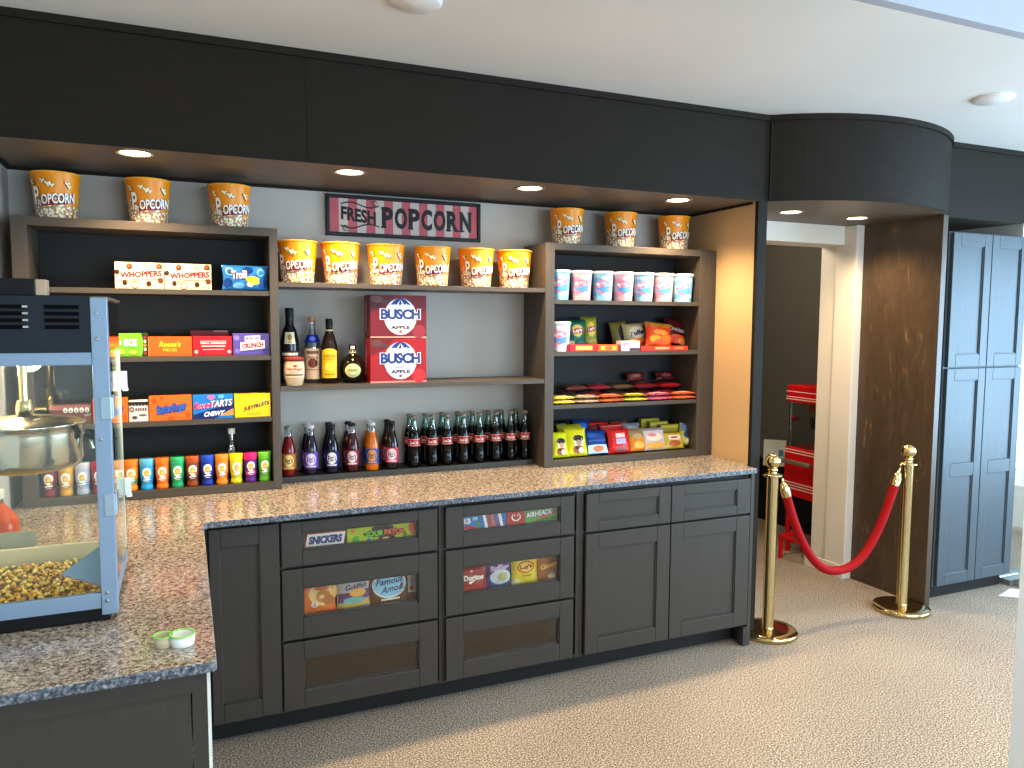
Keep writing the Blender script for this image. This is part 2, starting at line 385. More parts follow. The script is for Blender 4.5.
# right side: sliding glass door, window wall and wall behind the camera
struct(MB().box(4.72, 6.2, .10, .22, 2.10, SZ, WHITE).box(4.72, 4.76, .62, .95, 0, SZ, WHITE).box(4.72, 4.745, .22, .62, 0, SZ, WHITE), 'wall_door_side')
dm = mat((205, 212, 214), .4)
t = MB().box(4.745, 6.1, .115, .165, 2.06, 2.10, dm).box(4.745, 6.1, .07, .2, 0, .035, mat((120, 125, 125), .5)).box(6.06, 6.1, .115, .165, .035, 2.06, dm).box(5.40, 5.45, .115, .165, .035, 2.06, dm).build('door_1'); t['kind'] = 'structure'
MB().box(4.75, 6.06, .138, .142, .036, 2.06, GLASS).build('pane', t)
struct(MB().box(6.1, 6.2, -5.7, -4.3, 0, 2.96, WHITE).box(6.1, 6.2, -.55, .22, 0, 2.96, WHITE).box(6.1, 6.2, -4.3, -.55, 0, .3, WHITE).box(6.1, 6.2, -4.3, -.55, 2.25, 2.96, WHITE), 'wall_right')
wd = MB().box(6.11, 6.17, -4.3, -.55, .3, .36, WHITE).box(6.11, 6.17, -4.3, -.55, 2.19, 2.25, WHITE).box(6.11, 6.17, -2.46, -2.40, .36, 2.19, WHITE).box(6.11, 6.17, -4.3, -4.24, .36, 2.19, WHITE).box(6.11, 6.17, -.61, -.55, .36, 2.19, WHITE); struct(wd, 'window_1')
struct(MB().box(-.75, .8, -5.7, -5.6, 0, 2.96, WHITE).box(5.0, 6.2, -5.7, -5.6, 0, 2.96, WHITE).box(.8, 5.0, -5.7, -5.6, 0, .7, WHITE).box(.8, 5.0, -5.7, -5.6, 2.25, 2.96, WHITE), 'wall_front')
struct(MB().box(.8, 5.0, -5.68, -5.62, .7, .75, WHITE).box(.8, 5.0, -5.68, -5.62, 2.2, 2.25, WHITE).box(2.87, 2.93, -5.68, -5.62, .75, 2.2, WHITE), 'window_2')
struct(MB().box(1.50, 1.85, -2.16, -2.045, 0, 2.95, plaster('stub_paint', (238, 242, 246))), 'wall_stub')
# outdoors
struct(MB().box(4.5, 30, .25, 3.0, -.16, -.10, mat((176, 178, 176), .8)), 'floor_patio')
grass = principled('lawn_green'); nt = grass[1]; n = noise_node(nt, 30, 3, coords(nt)); r = ramp(nt, [(.3, S(70, 110, 46)), (.7, S(128, 160, 84))]); nt.links.new(n.outputs['Fac'], r.inputs['Fac']); nt.links.new(r.outputs['Color'], grass[2].inputs['Base Color'])
o = MB().box(4.0, 40, 3.0, 9.5, -.2, -.12, grass[0]).build('lawn'); tag(o, 'green lawn outside beyond the glass door', 'lawn', kind='stuff')
mb = MB()
for k in range(60): mb.box(6+k*.4, 6.36+k*.4, 9.5, 9.54, -.2, 1.7, mat((226, 228, 226), .6))
mb.box(6, 30, 9.54, 9.6, .2, .3, W_).box(6, 30, 9.54, 9.6, 1.3, 1.4, W_)
tag(mb.build('garden_fence'), 'white board fence at the far edge of the lawn', 'fence')

# ------------------------------------------------------------------ recessed lights and detectors
def lamp(kind, name, loc, energy, color, **kw):
    l = bpy.data.lights.new(name, kind); l.energy = energy; l.color = color
    for k, v in kw.items(): setattr(l, k, v)
    o = bpy.data.objects.new(name, l); COL.objects.link(o); o.location = loc; return o
WARM = (1, .74, .46)
GLOW = mat((255, 238, 205), .4, 0, 9)
spots = [(135, 153), (350, 172), (530, 188), (678, 200), (791, 212), (857, 218)]
where = ['leftmost of the four over the shelves', 'above the framed sign, second of four', 'third of the four over the shelves', 'over the right shelf unit, nearest the tan wall', 'in the passage, nearer the shelves', 'in the passage, nearer the walnut panel']
proto = None
for i, (px, py) in enumerate(spots):
    p = atz(px, py, SZ); loc = (p.x, p.y, SZ)
    lab = 'lit round recessed downlight ' + where[i]
    if not proto:
        proto = empty('recessed_light', loc, lab, 'light', 'recessed downlights in the soffit')
        MB().lathe([(.062, -.004), (.070, -.001), (.070, -.0005)], mat((120, 110, 98), .4), 28, cap0=False, cap1=False).lathe([(.052, -.001), (.062, -.004)], mat((200, 180, 150), .4), 28, cap0=False, cap1=False).build('trim_ring', proto)
        MB().lathe([(.0005, -.003), (.052, -.0015)], GLOW, 28, cap1=False).build('lens', proto)
    else: dup(proto, loc, lab)
    s = lamp('SPOT', 'downlight', (p.x, p.y, SZ-.03), 52 if i < 4 else 38, WARM, spot_size=math.radians(135), spot_blend=.9, shadow_soft_size=.05)
for (px, py), lab in (((416, 0), 'white round smoke detector on the ceiling at the top edge of the picture'), ((993, 98), 'white round smoke detector on the ceiling above the tall blue-lit pantry')):
    p = atz(px, py, CZ)
    d = empty('smoke_detector', (p.x, p.y, CZ), lab, 'smoke detector', 'ceiling smoke detectors')
    MB().lathe([(.085, 0), (.085, -.008), (.074, -.015), (.002, -.018)], mat((226, 224, 220), .4), 32, cap0=False).build('cover', d)

# ------------------------------------------------------------------ base cabinets
def frame(mb, x0, x1, z0, z1, ix0, ix1, iz0, iz1, y0, y1, mt, mtx):
    mb.box(x0, ix0, y0, y1, z0, z1, mt, .0025).box(ix1, x1, y0, y1, z0, z1, mt, .0025)
    mb.box(ix0, ix1, y0, y1, z0, iz0, mtx, .0025).box(ix0, ix1, y0, y1, iz1, z1, mtx, .0025)
    # small bevelled lip round the opening
    e = .006; mb.box(ix0, ix0+e, y0+.006, y1, iz0, iz1, mt).box(ix1-e, ix1, y0+.006, y1, iz0, iz1, mt).box(ix0, ix1, y0+.006, y1, iz0, iz0+e, mtx).box(ix0, ix1, y0+.006, y1, iz1-e, iz1, mtx)
    return mb
def shaker(name, parent, x0, x1, z0, z1, ins, y0=0, th=.02, mt=WOOD, mtx=WOODX, mids=()):
    ix0, ix1, iz0, iz1 = ins
    d = frame(MB(), x0, x1, z0, z1, ix0, ix1, iz0, iz1, y0, y0+th, mt, mtx)
    for a, b in mids: d.box(ix0, ix1, y0, y0+th, a, b, mtx, .0025)
    d = d.build(name, parent)
    MB().box(ix0-.004, ix1+.004, y0+.011, y0+th-.002, iz0-.004, iz1+.004, mt).build('panel', d)
    return d
ZB, ZT = .112, .8675
def carcass(root, x0, x1, opens, zt=.888):
    mb = MB(); y0 = .021
    mb.box(x0, x0+.018, y0, .60, .10, zt, WOOD).box(x1-.018, x1, y0, .60, .10, zt, WOOD).box(x0+.018, x1-.018, .585, .60, .10, zt, INNER).box(x0+.018, x1-.018, y0, .585, .10, .118, INNER)
    mb.box(x0+.018, x1-.018, y0+.004, .04, ZT-.012, zt, INNER)  # front rails in dark INNER, painting the shade of the drawer gaps
    for z in opens: mb.box(x0+.018, x1-.018, y0+.004, .04, z-.012, z+.012, INNER)
    mb.build('carcass', root); return mb
def rel(root, o): return o
TOE = mat((38, 36, 34), .6)
def cabinet(lab, x0, x1, opens): 
    r = empty('base_cabinet', (0, 0, 0), lab, 'cabinet', 'dark wood base cabinets under the counter'); carcass(r, x0, x1, opens); 
    MB().box(x0, x1, .105, .12, .001, .10, TOE).build('toe_kick', r); return r
c = cabinet('narrow dark corner base cabinet with one tall recessed-panel door', .052, .3215, ())
shaker('door', c, .066, .318, ZB, ZT, (.106, .244, .183, .795))
DZ = [(.691, .8675, .752, .824), (.398, .680, .481, .603), (ZB, .387, .189, .314)]
def drawer_cab(lab, x0, x1, d0, d1, w0, w1):
    c = cabinet(lab, x0, x1, (.686, .392))
    for z0, z1, a, b in DZ:
        d = frame(MB(), d0, d1, z0, z1, w0, w1, a, b, 0, .02, WOOD, WOODX)
        # drawer box behind the window
        d.box(d0+.03, d1-.03, .042, .50, a-.03, a-.018, INNER).box(d0+.03, d0+.042, .042, .50, a-.018, b+.005, INNER).box(d1-.042, d1-.03, .042, .50, a-.018, b+.005, INNER).box(d0+.042, d1-.042, .488, .50, a-.018, b+.005, INNER)
        d = d.build('drawer', c)
        MB().box(w0-.003, w1+.003, .012, .015, a-.003, b+.003, PANE).build('drawer_window', d)
    return c
drawer_cab('dark base cabinet with three glass-front drawers, beside the corner door', .3225, .9845, .3255, .955, .404, .873)
drawer_cab('dark base cabinet with three glass-front drawers, beside the two-door cabinet', .9855, 1.640, .991, 1.601, 1.068, 1.531)
c = cabinet('dark base cabinet with two doors under two plain drawers at the open end', 1.641, 2.601, (.686,))
shaker('drawer', c, 1.662, 2.1205, .690, ZT, (1.727, 2.055, .736, .824)); shaker('drawer', c, 2.126, 2.600, .690, ZT, (2.197, 2.517, .736, .818))
shaker('door', c, 1.662, 2.1205, ZB, .680, (1.729, 2.048, .184, .606)); shaker('door', c, 2.126, 2.600, ZB, .680, (2.197, 2.517, .184, .606))
MB().box(2.602, 2.622, .0, .60, .10, .888, WOOD).box(2.578, 2.622, .0, .04, .001, .10, WOOD).box(2.604, 2.622, .04, .60, .001, .10, WOOD).build('end_panel', c)
# return leg of the counter at the left wall
c = empty('base_cabinet', (0, 0, 0), 'dark return cabinet below the near end of the counter, with a pale edge strip', 'cabinet', 'dark wood base cabinets under the counter')
MB().box(-.625, -.006, -1.262, -1.244, .001, .888, WOOD).box(-.625, .012, -1.268, -1.262, .845, .888, WOODX).build('end_panel', c)
MB().box(-.003, .010, -1.262, -.05, .10, .888, WOOD).box(.010, .026, -1.262, -1.20, .001, .888, WOOD).box(.0, .014, -1.20, -.05, .001, .10, TOE).box(-.625, -.61, -1.244, .05, .001, .888, INNER).build('carcass', c)
d = shaker('door', c, 0, 1, 0, 1, (.12, .88, .1, .9), 0, .02) if False else None
MB().box(.012, .030, -1.195, -.64, ZB, ZT, WOOD, .003).build('door', c); MB().box(.012, .030, -.635, -.07, ZB, ZT, WOOD, .003).build('door', c)
MB().box(.0275, .0345, -1.264, -1.258, .001, .888, mat((214, 214, 208), .4)).build('edge_strip', c)

# ------------------------------------------------------------------ granite counter
poly = [(-.625, -1.285), (.040, -1.285), (.048, -1.277), (.050, -.078), (.066, -.060), (2.636, .0), (2.642, .006), (2.642, .099), (2.678, .099), (2.678, .678), (-.625, .678)]
poly = [(-.625, -1.285), (.040, -1.285), (.048, -1.277), (.050, -.078), (.066, -.060), (2.636, .0), (2.642, .006), (2.642, .098), (2.676, .124), (2.676, .678), (-.625, .678)]
mb = MB(); mb.prism(poly, .8895, .914, GRANITE)
o = mb.build('countertop'); o.data.materials.append(GRANITE_EDGE_SHADE)
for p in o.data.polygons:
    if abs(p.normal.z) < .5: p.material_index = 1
b = o.modifiers.new('edge', 'BEVEL'); b.width = .003; b.segments = 2; b.limit_method = 'ANGLE'
tag(o, 'L-shaped speckled granite countertop over the dark cabinets', 'countertop')
o = MB().box(.386, 1.644, .53, .678, .915, .940, WOODX).build('plinth_board'); tag(o, 'low dark board on the counter carrying the soda bottles', 'board')

# ------------------------------------------------------------------ shelf units
YS, YB = .417, .679
def shelf_unit(lab, x0, x1, ix0, ix1, shelves):
    r = empty('display_shelf', ((x0+x1)/2, .55, .915), lab, 'shelf unit'); ox, oy, oz = r.location
    def B(name, *bs):
        mb = MB()
        for a in bs: mb.box(a[0]-ox, a[1]-ox, a[2]-oy, a[3]-oy, a[4]-oz, a[5]-oz, a[6], .0015)
        mb.build(name, r)
    B('side_panel', (x0, ix0, YS, YB, .915, 2.035, WOODS)); B('side_panel', (ix1, x1, YS, YB, .915, 2.035, WOODS))
    B('top_panel', (ix0, ix1, YS, YB, 2.001, 2.035, WOODSX)); B('bottom_panel', (ix0, ix1, YS, YB, .915, .948, WOODSX))
    B('back_panel', (ix0, ix1, YB-.012, YB, .948, 2.001, BACKP))
    for z in shelves: B('shelf', (ix0, ix1, YS+.004, YB-.012, z-.021, z, WOODSX))
    return r
shelf_unit('left dark shelf unit holding candy boxes and seasoning shakers', -.585, .381, -.532, .346, (1.770, 1.497, 1.232))
shelf_unit('right dark shelf unit holding pastel tubs and bagged snacks', 1.648, 2.676, 1.698, 2.572, (1.755, 1.495, 1.228))
for z, lab in ((1.811, 'upper wooden shelf between the units, under the row of six buckets'), (1.3615, 'lower wooden shelf between the units, carrying liquor bottles and beer cartons')):
    o = MB().box(.3815, 1.6475, YS+.002, YB, z-.022, z, WOODSX, .0015).build('wall_shelf'); tag(o, lab, 'shelf', 'shelves between the two units')

# ------------------------------------------------------------------ pantry
p = empty('pantry_cabinet', (0, 0, 0), 'tall dark pantry cabinet with four panelled doors catching blue window light', 'cabinet')
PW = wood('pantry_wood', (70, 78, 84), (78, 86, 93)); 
MB().box(4.035, 4.71, .072, .62, .09, 2.172, PW).box(3.969, 4.035, .11, .62, .0, SZ-.002, TOE).build('carcass', p)
MB().box(4.035, 4.71, .12, .14, .001, .09, TOE).build('toe_kick', p)
for a, b in ((4.050, 4.376), (4.381, 4.704)):
    shaker('door', p, a, b, 1.395, 2.166, (a+.062, b-.062, 1.470, 2.095), .05, .02, PW, PW)
    shaker('door', p, a, b, .096, 1.386, (a+.062, b-.062, .165, 1.316), .05, .02, PW, PW, mids=((.745, .825),))
# ------------------------------------------------------------------ popcorn buckets
def make_bucket(loc, lab, s=1.0):
    H, R0, R1 = .180*s, .0705*s, .087*s
    r = empty('popcorn_bucket', loc, lab, 'bucket', 'orange popcorn buckets')
    mb = MB(); mb.lathe([(R0-.003, .003), (R0, 0), (R0, .003), (R1, H)], BUCKET, 40, cap1=False).lathe([(R0-.003, .004), (R1-.003, H)], W_, 40, cap1=False)
    rad = lambda v: R0+(R1-R0)*v
    fm = cyl_map(rad, 0, H, -1.15, 1.15)
    OUT, LET, BAN = C(92, 24, 30), C(250, 248, 240), C(176, 26, 44)
    pr = [('r', .28, .30, .80, .38, BAN, .06)]
    for (x, y, k) in ((.36, .80, 1), (.46, .74, 1.2), (.53, .71, .9), (.80, .76, 1), (.83, .70, .8), (.13, .80, .8), (.16, .74, .6)):   # loose kernels
        for dx, dy, q in ((0, 0, 1), (.035, .02, .8), (-.03, .025, .75), (.01, -.03, .7)):
            pr.append(('e', x+dx*k, y+dy*k, .030*k*q, .040*k*q, C(126, 62, 12)))
    for (x, y, k) in ((.36, .80, 1), (.46, .74, 1.2), (.53, .71, .9), (.80, .76, 1), (.83, .70, .8), (.13, .80, .8), (.16, .74, .6)):
        for dx, dy, q in ((0, 0, 1), (.035, .02, .8), (-.03, .025, .75), (.01, -.03, .7)):
            pr.append(('e', x+dx*k, y+dy*k, .023*k*q, .032*k*q, C(252, 240, 206)))
    for b, m_, dx, dy in ((.07, OUT, -.014, -.012), (.028, LET, 0, 0)):
        pr.append(('t', 'P', .225+dx, .49+dy, .115, .38, m_, {'bold': b}))
        pr.append(('t', 'OPCORN', .635+dx, .44+dy, .62, .215, m_, {'bold': b, 'rise': .07}))
    art(mb, pr, fm, step=.00012, base=.0006)
    mb.build('cup', r)
    mb = MB(); mb.lathe([(R1-.004, H-.002), (R1+.0005, H-.003), (R1+.004, H), (R1+.003, H+.004), (R1-.001, H+.005), (R1-.004, H+.002)], C(244, 176, 60), 40, cap0=False, cap1=False); mb.build('rolled_rim', r)
    return r
bk = None
def place_bucket(px, pyb, z, lab, Y, rz):
    global bk
    p = at(px, pyb, Y); loc = (p.x, Y, z+.0005)
    if not bk: bk = make_bucket(loc, lab); bk.rotation_euler = (0, 0, rz)
    else: dup(bk, loc, lab, rz)
def face_cam(x, y): return -math.atan2(x-CAMP.x, y-CAMP.y)
for i, px in enumerate((57, 149, 230)):
    place_bucket(px, 218, 2.035, 'orange popcorn bucket atop the left shelf unit, %s of three from the wall' % ORD[i], .555, -.05+(-.05 if i == 0 else .08))
for i, px in enumerate((297.5, 341, 386, 432.5, 476, 514)):
    place_bucket(px, 282, 1.811, 'orange popcorn bucket on the upper middle shelf, %s of six from the left' % ORD[i], .535, -.25+.04*((i*7) % 5-2))
for i, px in enumerate((566.5, 620, 673)):
    place_bucket(px, 245, 2.035, 'orange popcorn bucket atop the right shelf unit, %s of three from the sign' % ORD[i], .555, -.28)

# ------------------------------------------------------------------ framed sign
sg = empty('wall_sign', (1.013, .679, 2.045), 'black framed sign with pink and cream stripes reading FRESH POPCORN', 'sign')
mb = MB(); w, h = .77, .192
mb.box(-w/2, w/2, -.022, 0, 0, .017, CAPK, .003).box(-w/2, w/2, -.022, 0, h-.017, h, CAPK, .003).box(-w/2, -w/2+.017, -.022, 0, .017, h-.017, CAPK, .003).box(w/2-.017, w/2, -.022, 0, .017, h-.017, CAPK, .003)
mb.build('frame', sg)
mb = MB(); PK, CRM, LT = C(186, 92, 100), C(196, 184, 176), C(30, 24, 24)
mb.box(-w/2+.016, w/2-.016, -.012, -.002, .016, h-.016, CRM)
n = 17; pr = [('r', k/n, 0, (k+1)/n, 1, PK) for k in range(0, n, 2)]
pr += [('t', 'FRESH', .185, .52, .225, .40, LT, {'bold': .04, 'rise': -.12})]
x = .335; ws = (.080, .088, .080, .080, .088, .086, .086)
for ch, cw in zip('POPCORN', ws):
    pr.append(('t', ch, x+cw/2, .50, cw*.95, .64, LT, {'bold': .045}))
    if ch in 'PRN':
        pr.append(('r', x-.004, .195, x+.034, .235, LT)); pr.append(('r', x-.004, .765, x+.022, .805, LT))
    if ch in 'RN': pr.append(('r', x+cw-.030, .195 if ch == 'R' else .765, x+cw+.002, .235 if ch == 'R' else .805, LT))
    x += cw+.006
for sgn, y0 in ((1, .83), (-1, .20)):
    pts = [(.07+.25*t, y0 + sgn*(.07*math.sin(t*2*PI))) for t in [k/16 for k in range(17)]]
    for (a, b), (c_, d_) in zip(pts, pts[1:]): pr.append(('p', [(a, b-.018), (c_, d_-.018), (c_, d_+.018), (a, b+.018)], LT))
    cx, cy = (.29, .90) if sgn > 0 else (.10, .13)
    for k in range(12):
        a0, a1 = 2*PI*k/14, 2*PI*(k+1)/14
        pr.append(('p', [(cx+.020*math.cos(a0), cy+.085*math.sin(a0)), (cx+.020*math.cos(a1), cy+.085*math.sin(a1)), (cx+.015*math.cos(a1), cy+.06*math.sin(a1)), (cx+.015*math.cos(a0), cy+.06*math.sin(a0))], LT))
art(mb, pr, flat_map(-w/2+.017, w/2-.017, .017, h-.017, -.012), step=.00008)
mb.build('striped_print', sg)

# ------------------------------------------------------------------ candy boxes on the left unit
G1 = 'candy boxes on the left shelf unit'
def whop(): 
    BR, BR2, CRM = C(110, 62, 34), C(70, 36, 20), C(246, 226, 186)
    pr = [('e', x, y, r_, r_*1.9, m_) for x, y, r_, m_ in ((.30, .84, .062, BR), (.67, .86, .06, CRM), (.90, .85, .065, BR), (.05, .62, .05, BR2), (.20, .22, .05, BR2), (.40, .14, .075, BR), (.68, .20, .055, BR2), (.92, .33, .06, BR))]
    pr += [('e', .40, .14, .055, .105, CRM), ('e', .67, .86, .045, .085, C(226, 190, 130)), ('e', .29, .86, .03, .06, C(150, 96, 60)), ('e', .89, .87, .03, .06, C(150, 96, 60))]
    pr += [('r', .10, .38, .97, .72, C(248, 236, 206), .10), ('t', 'WHOPPERS', .53, .55, .84, .24, C(180, 26, 30), {'bold': .05, 'rise': .10})]
    return pr
carton('candy_box', 'cream candy box with red lettering and brown balls, nearer the left wall', 'candy box', G1, 114, 163.8, 262.5, 1.770, .437, .05, (242, 220, 170), whop())
carton('candy_box', 'cream candy box with red lettering and brown balls, beside the blue gummy pack', 'candy box', G1, 164.2, 211.3, 264, 1.770, .437, .05, (242, 220, 170), whop())
B1, B2, B3 = C(40, 120, 190), C(120, 190, 226), C(20, 70, 140)
bag('gummy_pack', 'blue swirled gummy candy pack beside the cream boxes', 'candy pack', G1, 221.5, 268, 265.8, 290, 1.770, .455, .05, (56, 132, 200),
    [('e', .15, .75, .10, .16, B2), ('e', .15, .74, .06, .1, B3), ('e', .55, .8, .12, .14, B3), ('e', .85, .72, .10, .15, B2), ('e', .85, .72, .05, .09, B1), ('e', .1, .3, .1, .18, B3), ('e', .35, .2, .13, .12, B2), ('e', .9, .3, .09, .2, B3), ('e', .6, .25, .08, .1, W_),
     ('t', 'Trolli', .36, .62, .36, .34, RED, {'bold': .06, 'rise': .06}), ('t', 'Trolli', .36, .63, .34, .32, W_, {'bold': .02, 'rise': .06}), ('e', .66, .45, .16, .12, YEL), ('e', .7, .34, .12, .1, C(180, 200, 60))], seed=3)
Y1 = .445
carton('candy_box', 'orange candy box with yellow script, beside the green box', 'candy box', G1, 147.9, 192, 336.8, 1.497, Y1, .05, (240, 100, 24),
       [('t', "Reese's", .49, .62, .50, .30, YEL, {'bold': .03, 'shear': .25}), ('t', 'PIECES', .49, .32, .32, .16, YEL, {'bold': .02}), ('r', 0, .0, .02, 1, C(250, 140, 60))])
carton('candy_box', 'green chewy candy box with white lettering and a dark end', 'candy box', G1, 104, 147.3, 333.5, 1.497, Y1, .05, (126, 192, 44),
       [('r', .86, 0, 1, 1, C(38, 60, 30)), ('e', .82, .5, .08, .5, C(126, 192, 44))] + [('e', .94, .14+.17*k, .03, .07, m_) for k, m_ in enumerate((RED, W_, C(240, 140, 40), W_, RED))] +
       [('t', 'MIKE', .18, .60, .26, .26, W_, {'bold': .05}), ('e', .36, .6, .03, .1, W_), ('t', 'IKE', .60, .60, .30, .30, W_, {'bold': .05}), ('e', .36, .22, .12, .1, C(206, 220, 60)), ('e', .66, .2, .1, .08, C(206, 220, 60))])
carton('candy_box', 'red candy box with a white banner, in front of a dark red box', 'candy box', G1, 192.3, 232, 336.3, 1.497, Y1, .05, (196, 28, 40),
       [('r', .20, .60, .84, .76, W_), ('r', .22, .62, .82, .74, C(196, 28, 40)), ('t', 'HOT TAMALES', .52, .66, .56, .10, W_, {'bold': .02}), ('r', .22, .46, .82, .52, C(240, 200, 200)), ('r', .25, .30, .79, .34, C(240, 190, 190)), ('e', .09, .2, .04, .08, W_), ('e', .92, .2, .04, .08, W_)])
carton('candy_box', 'dark red candy box standing behind the red box with the white banner', 'candy box', G1, 190, 229, 330.5, 1.497, .53, .05, (110, 20, 34), [('r', .6, .93, .95, 1, C(150, 110, 120))])
carton('candy_box', 'purple candy box with a tilted white banner reading CRUNCH', 'candy box', G1, 232.6, 269.6, 333.5, 1.497, Y1, .05, (94, 80, 158),
       [('e', .1, .8, .08, .12, C(140, 120, 200)), ('e', .9, .2, .1, .14, C(70, 56, 130)), ('e', .12, .2, .08, .1, C(130, 112, 190)), ('r', .32, .66, .74, .90, C(226, 216, 230), .04), ('t', 'BUNCHA', .53, .78, .36, .13, C(94, 60, 130), {'bold': .03, 'rise': .03}),
        ('r', .20, .26, .86, .64, C(246, 240, 240), .10), ('t', 'CRUNCH', .53, .45, .58, .24, RED, {'bold': .05, 'rise': .09})])
carton('candy_box', 'plain orange carton seen past the edge of the popcorn machine', 'candy box', G1, 84, 103.5, 341, 1.497, Y1, .05, (232, 96, 30), [('e', .4, .5, .3, .3, C(246, 190, 60))])
carton('candy_box', 'small red carton lying on the plain orange carton', 'candy box', G1, 86, 103, 330.0, at(94, 341, Y1).z+.0015, Y1+.003, .045, (190, 30, 40), [('r', .1, .3, .9, .7, C(150, 16, 30))])
Y2 = .432
ob = (240, 112, 30)
def bfing(): return [('e', .12, .8, .06, .12, C(214, 84, 20)), ('e', .30, .9, .05, .08, C(214, 84, 20)), ('e', .9, .2, .06, .12, C(214, 84, 20)), ('e', .5, .1, .07, .08, C(214, 84, 20)),
    ('t', 'Butterfinger', .53, .46, .70, .50, C(22, 40, 110), {'bold': .09, 'rise': .16}), ('t', 'Butterfinger', .53, .47, .68, .46, C(60, 110, 200), {'bold': .03, 'rise': .16})]
carton('candy_box', 'orange candy box with blue lettering, beside the white carton with a dark wavy top', 'candy box', G1, 148.4, 191.8, 395.8, 1.232, Y2, .055, ob, bfing())
carton('candy_box', 'orange candy box with blue lettering, half hidden by the popcorn machine post', 'candy box', G1, 92, 127.7, 398.5, 1.232, Y2, .055, ob, bfing())
carton('candy_box', 'white carton with dark wavy top and brown print between two orange boxes', 'candy box', G1, 128.2, 148.2, 400.5, 1.232, Y2+.004, .05, (226, 222, 216),
       [('r', 0, .80, 1, .93, C(50, 34, 30))] + [('e', .1+.16*k, .80, .07, .06, C(50, 34, 30)) for k in range(6)] + [('e', .16, .58, .12, .12, C(86, 60, 50)), ('e', .16, .58, .07, .07, C(190, 170, 160))] +
       [('r', .34+.12*k, .50, .42+.12*k, .64, C(110, 86, 76)) for k in range(5)] + [('e', .3, .2, .14, .08, C(90, 70, 62)), ('e', .7, .3, .2, .05, C(120, 100, 90))])
carton('candy_box', 'bright blue chewy candy box with pink and white lettering', 'candy box', G1, 192.3, 233.2, 394.8, 1.232, Y2, .075, (34, 128, 204),
       [('p', [(.0, .18), (.45, .40), (1, .62), (1, .30), (.5, .0), (0, 0)], C(22, 40, 110)), ('p', [(.62, .10), (1, .42), (1, .12)], C(214, 150, 90)), ('e', .45, .9, .1, .1, C(240, 120, 170)), ('e', .7, .92, .08, .08, C(110, 190, 240)),
        ('t', 'SweeTARTS', .50, .60, .96, .30, C(120, 20, 70), {'bold': .07, 'shear': .2, 'rise': .12}), ('t', 'SweeTARTS', .50, .61, .94, .28, W_, {'bold': .02, 'shear': .2, 'rise': .12}), ('t', 'Swee', .25, .575, .44, .26, C(236, 60, 130), {'bold': .03, 'shear': .2, 'rise': .06}),
        ('t', 'CHEWY', .53, .22, .52, .20, W_, {'bold': .05, 'shear': .3, 'rise': .06})])
carton('candy_box', 'yellow fruit candy box with tilted brown lettering at the shelf end', 'candy box', G1, 234, 270.6, 394, 1.232, Y2, .075, (246, 212, 20),
       [('r', .38, .50, .96, .62, C(250, 230, 120), .26), ('t', 'JUJYFRUITS', .60, .46, .70, .22, C(122, 50, 24), {'bold': .05, 'rise': .26}), ('r', .32, .16, .70, .19, C(190, 150, 30)), ('r', .30, .10, .74, .125, C(190, 150, 30)), ('r', .6, .24, .85, .27, C(206, 168, 40))])
carton('candy_box', 'dusty pink carton with white print seen above the steel kettle', 'candy box', G1, 49, 91, 404.5, 1.232, Y2+.02, .05, (120, 66, 64),
       [('r', 0, .72, 1, .95, C(176, 110, 104))] + [('e', .38+.13*k, .70, .055, .13, W_) for k in range(5)] + [('e', .38+.13*k, .66, .02, .05, C(90, 40, 40)) for k in range(5)])

# ------------------------------------------------------------------ seasoning shakers
def make_shaker(loc, lab, body, top, low):
    r = empty('seasoning_shaker', loc, lab, 'shaker', 'seasoning shakers in a row')
    H = .128; mb = MB(); bm, lm = C(*body), C(*low)
    prof = [(.027, 0), (.030, .004), (.030, .014), (.0265, .020), (.0265, .026), (.0285, .034), (.0325, .060), (.0335, .095), (.0325, .098)]
    mb.lathe(prof, bm, 24)
    rad = lambda v: (.0282+.0060*min(1, v*1.3)) 
    fm = cyl_map(rad, .030, .094, -1.2, 1.2)
    pr = [('r', .02, .02, .98, .34, lm), ('e', .5, .62, .27, .36, W_), ('e', .42, .80, .12, .14, W_), ('e', .62, .78, .12, .14, W_), ('e', .5, .62, .15, .20, C(238, 178, 60)), ('e', .5, .60, .09, .1, C(250, 214, 120)),
          ('r', .26, .16, .74, .25, W_, .04), ('r', .34, .06, .66, .10, C(236, 226, 206), .02)]
    art(mb, pr, fm, step=.00015)
    mb.build('jar', r)
    MB().lathe([(.0335, .098), (.0345, .100), (.0355, H-.002), (.0345, H), (.030, H)], C(*top), 24, cap0=True).build('lid', r)
    r.scale = (.80, .80, 1)
    return r
SH = [(44.7, (130, 30, 36), (110, 24, 30), (90, 20, 26), 'dark red'), (60.8, (214, 156, 40), (226, 176, 60), (196, 130, 30), 'golden'), (77.5, (176, 182, 200), (196, 196, 206), (120, 150, 200), 'silver'), (92.5, (186, 30, 40), (196, 30, 44), (150, 20, 30), 'bright red'), (112, (70, 160, 110), (90, 176, 130), (50, 140, 90), 'sea green'),
      (128, (236, 140, 40), (240, 130, 40), (50, 150, 90), 'orange and green'), (143.8, (50, 160, 210), (104, 184, 224), (30, 140, 200), 'light blue'), (160.2, (240, 120, 24), (240, 124, 30), (236, 100, 20), 'all orange'), (176.3, (40, 160, 100), (60, 180, 120), (30, 140, 90), 'emerald green'),
      (191.2, (140, 66, 30), (190, 90, 40), (96, 56, 44), 'brown'), (205.8, (36, 54, 150), (40, 80, 190), (30, 40, 120), 'royal blue'), (221, (236, 140, 50), (244, 150, 50), (214, 110, 50), 'peach orange'), (236, (206, 200, 40), (240, 226, 40), (190, 186, 40), 'yellow'), (251.7, (96, 36, 120), (226, 40, 120), (190, 50, 140), 'purple pink-lidded'), (265.3, (96, 170, 50), (120, 196, 60), (84, 150, 40), 'lime green')]
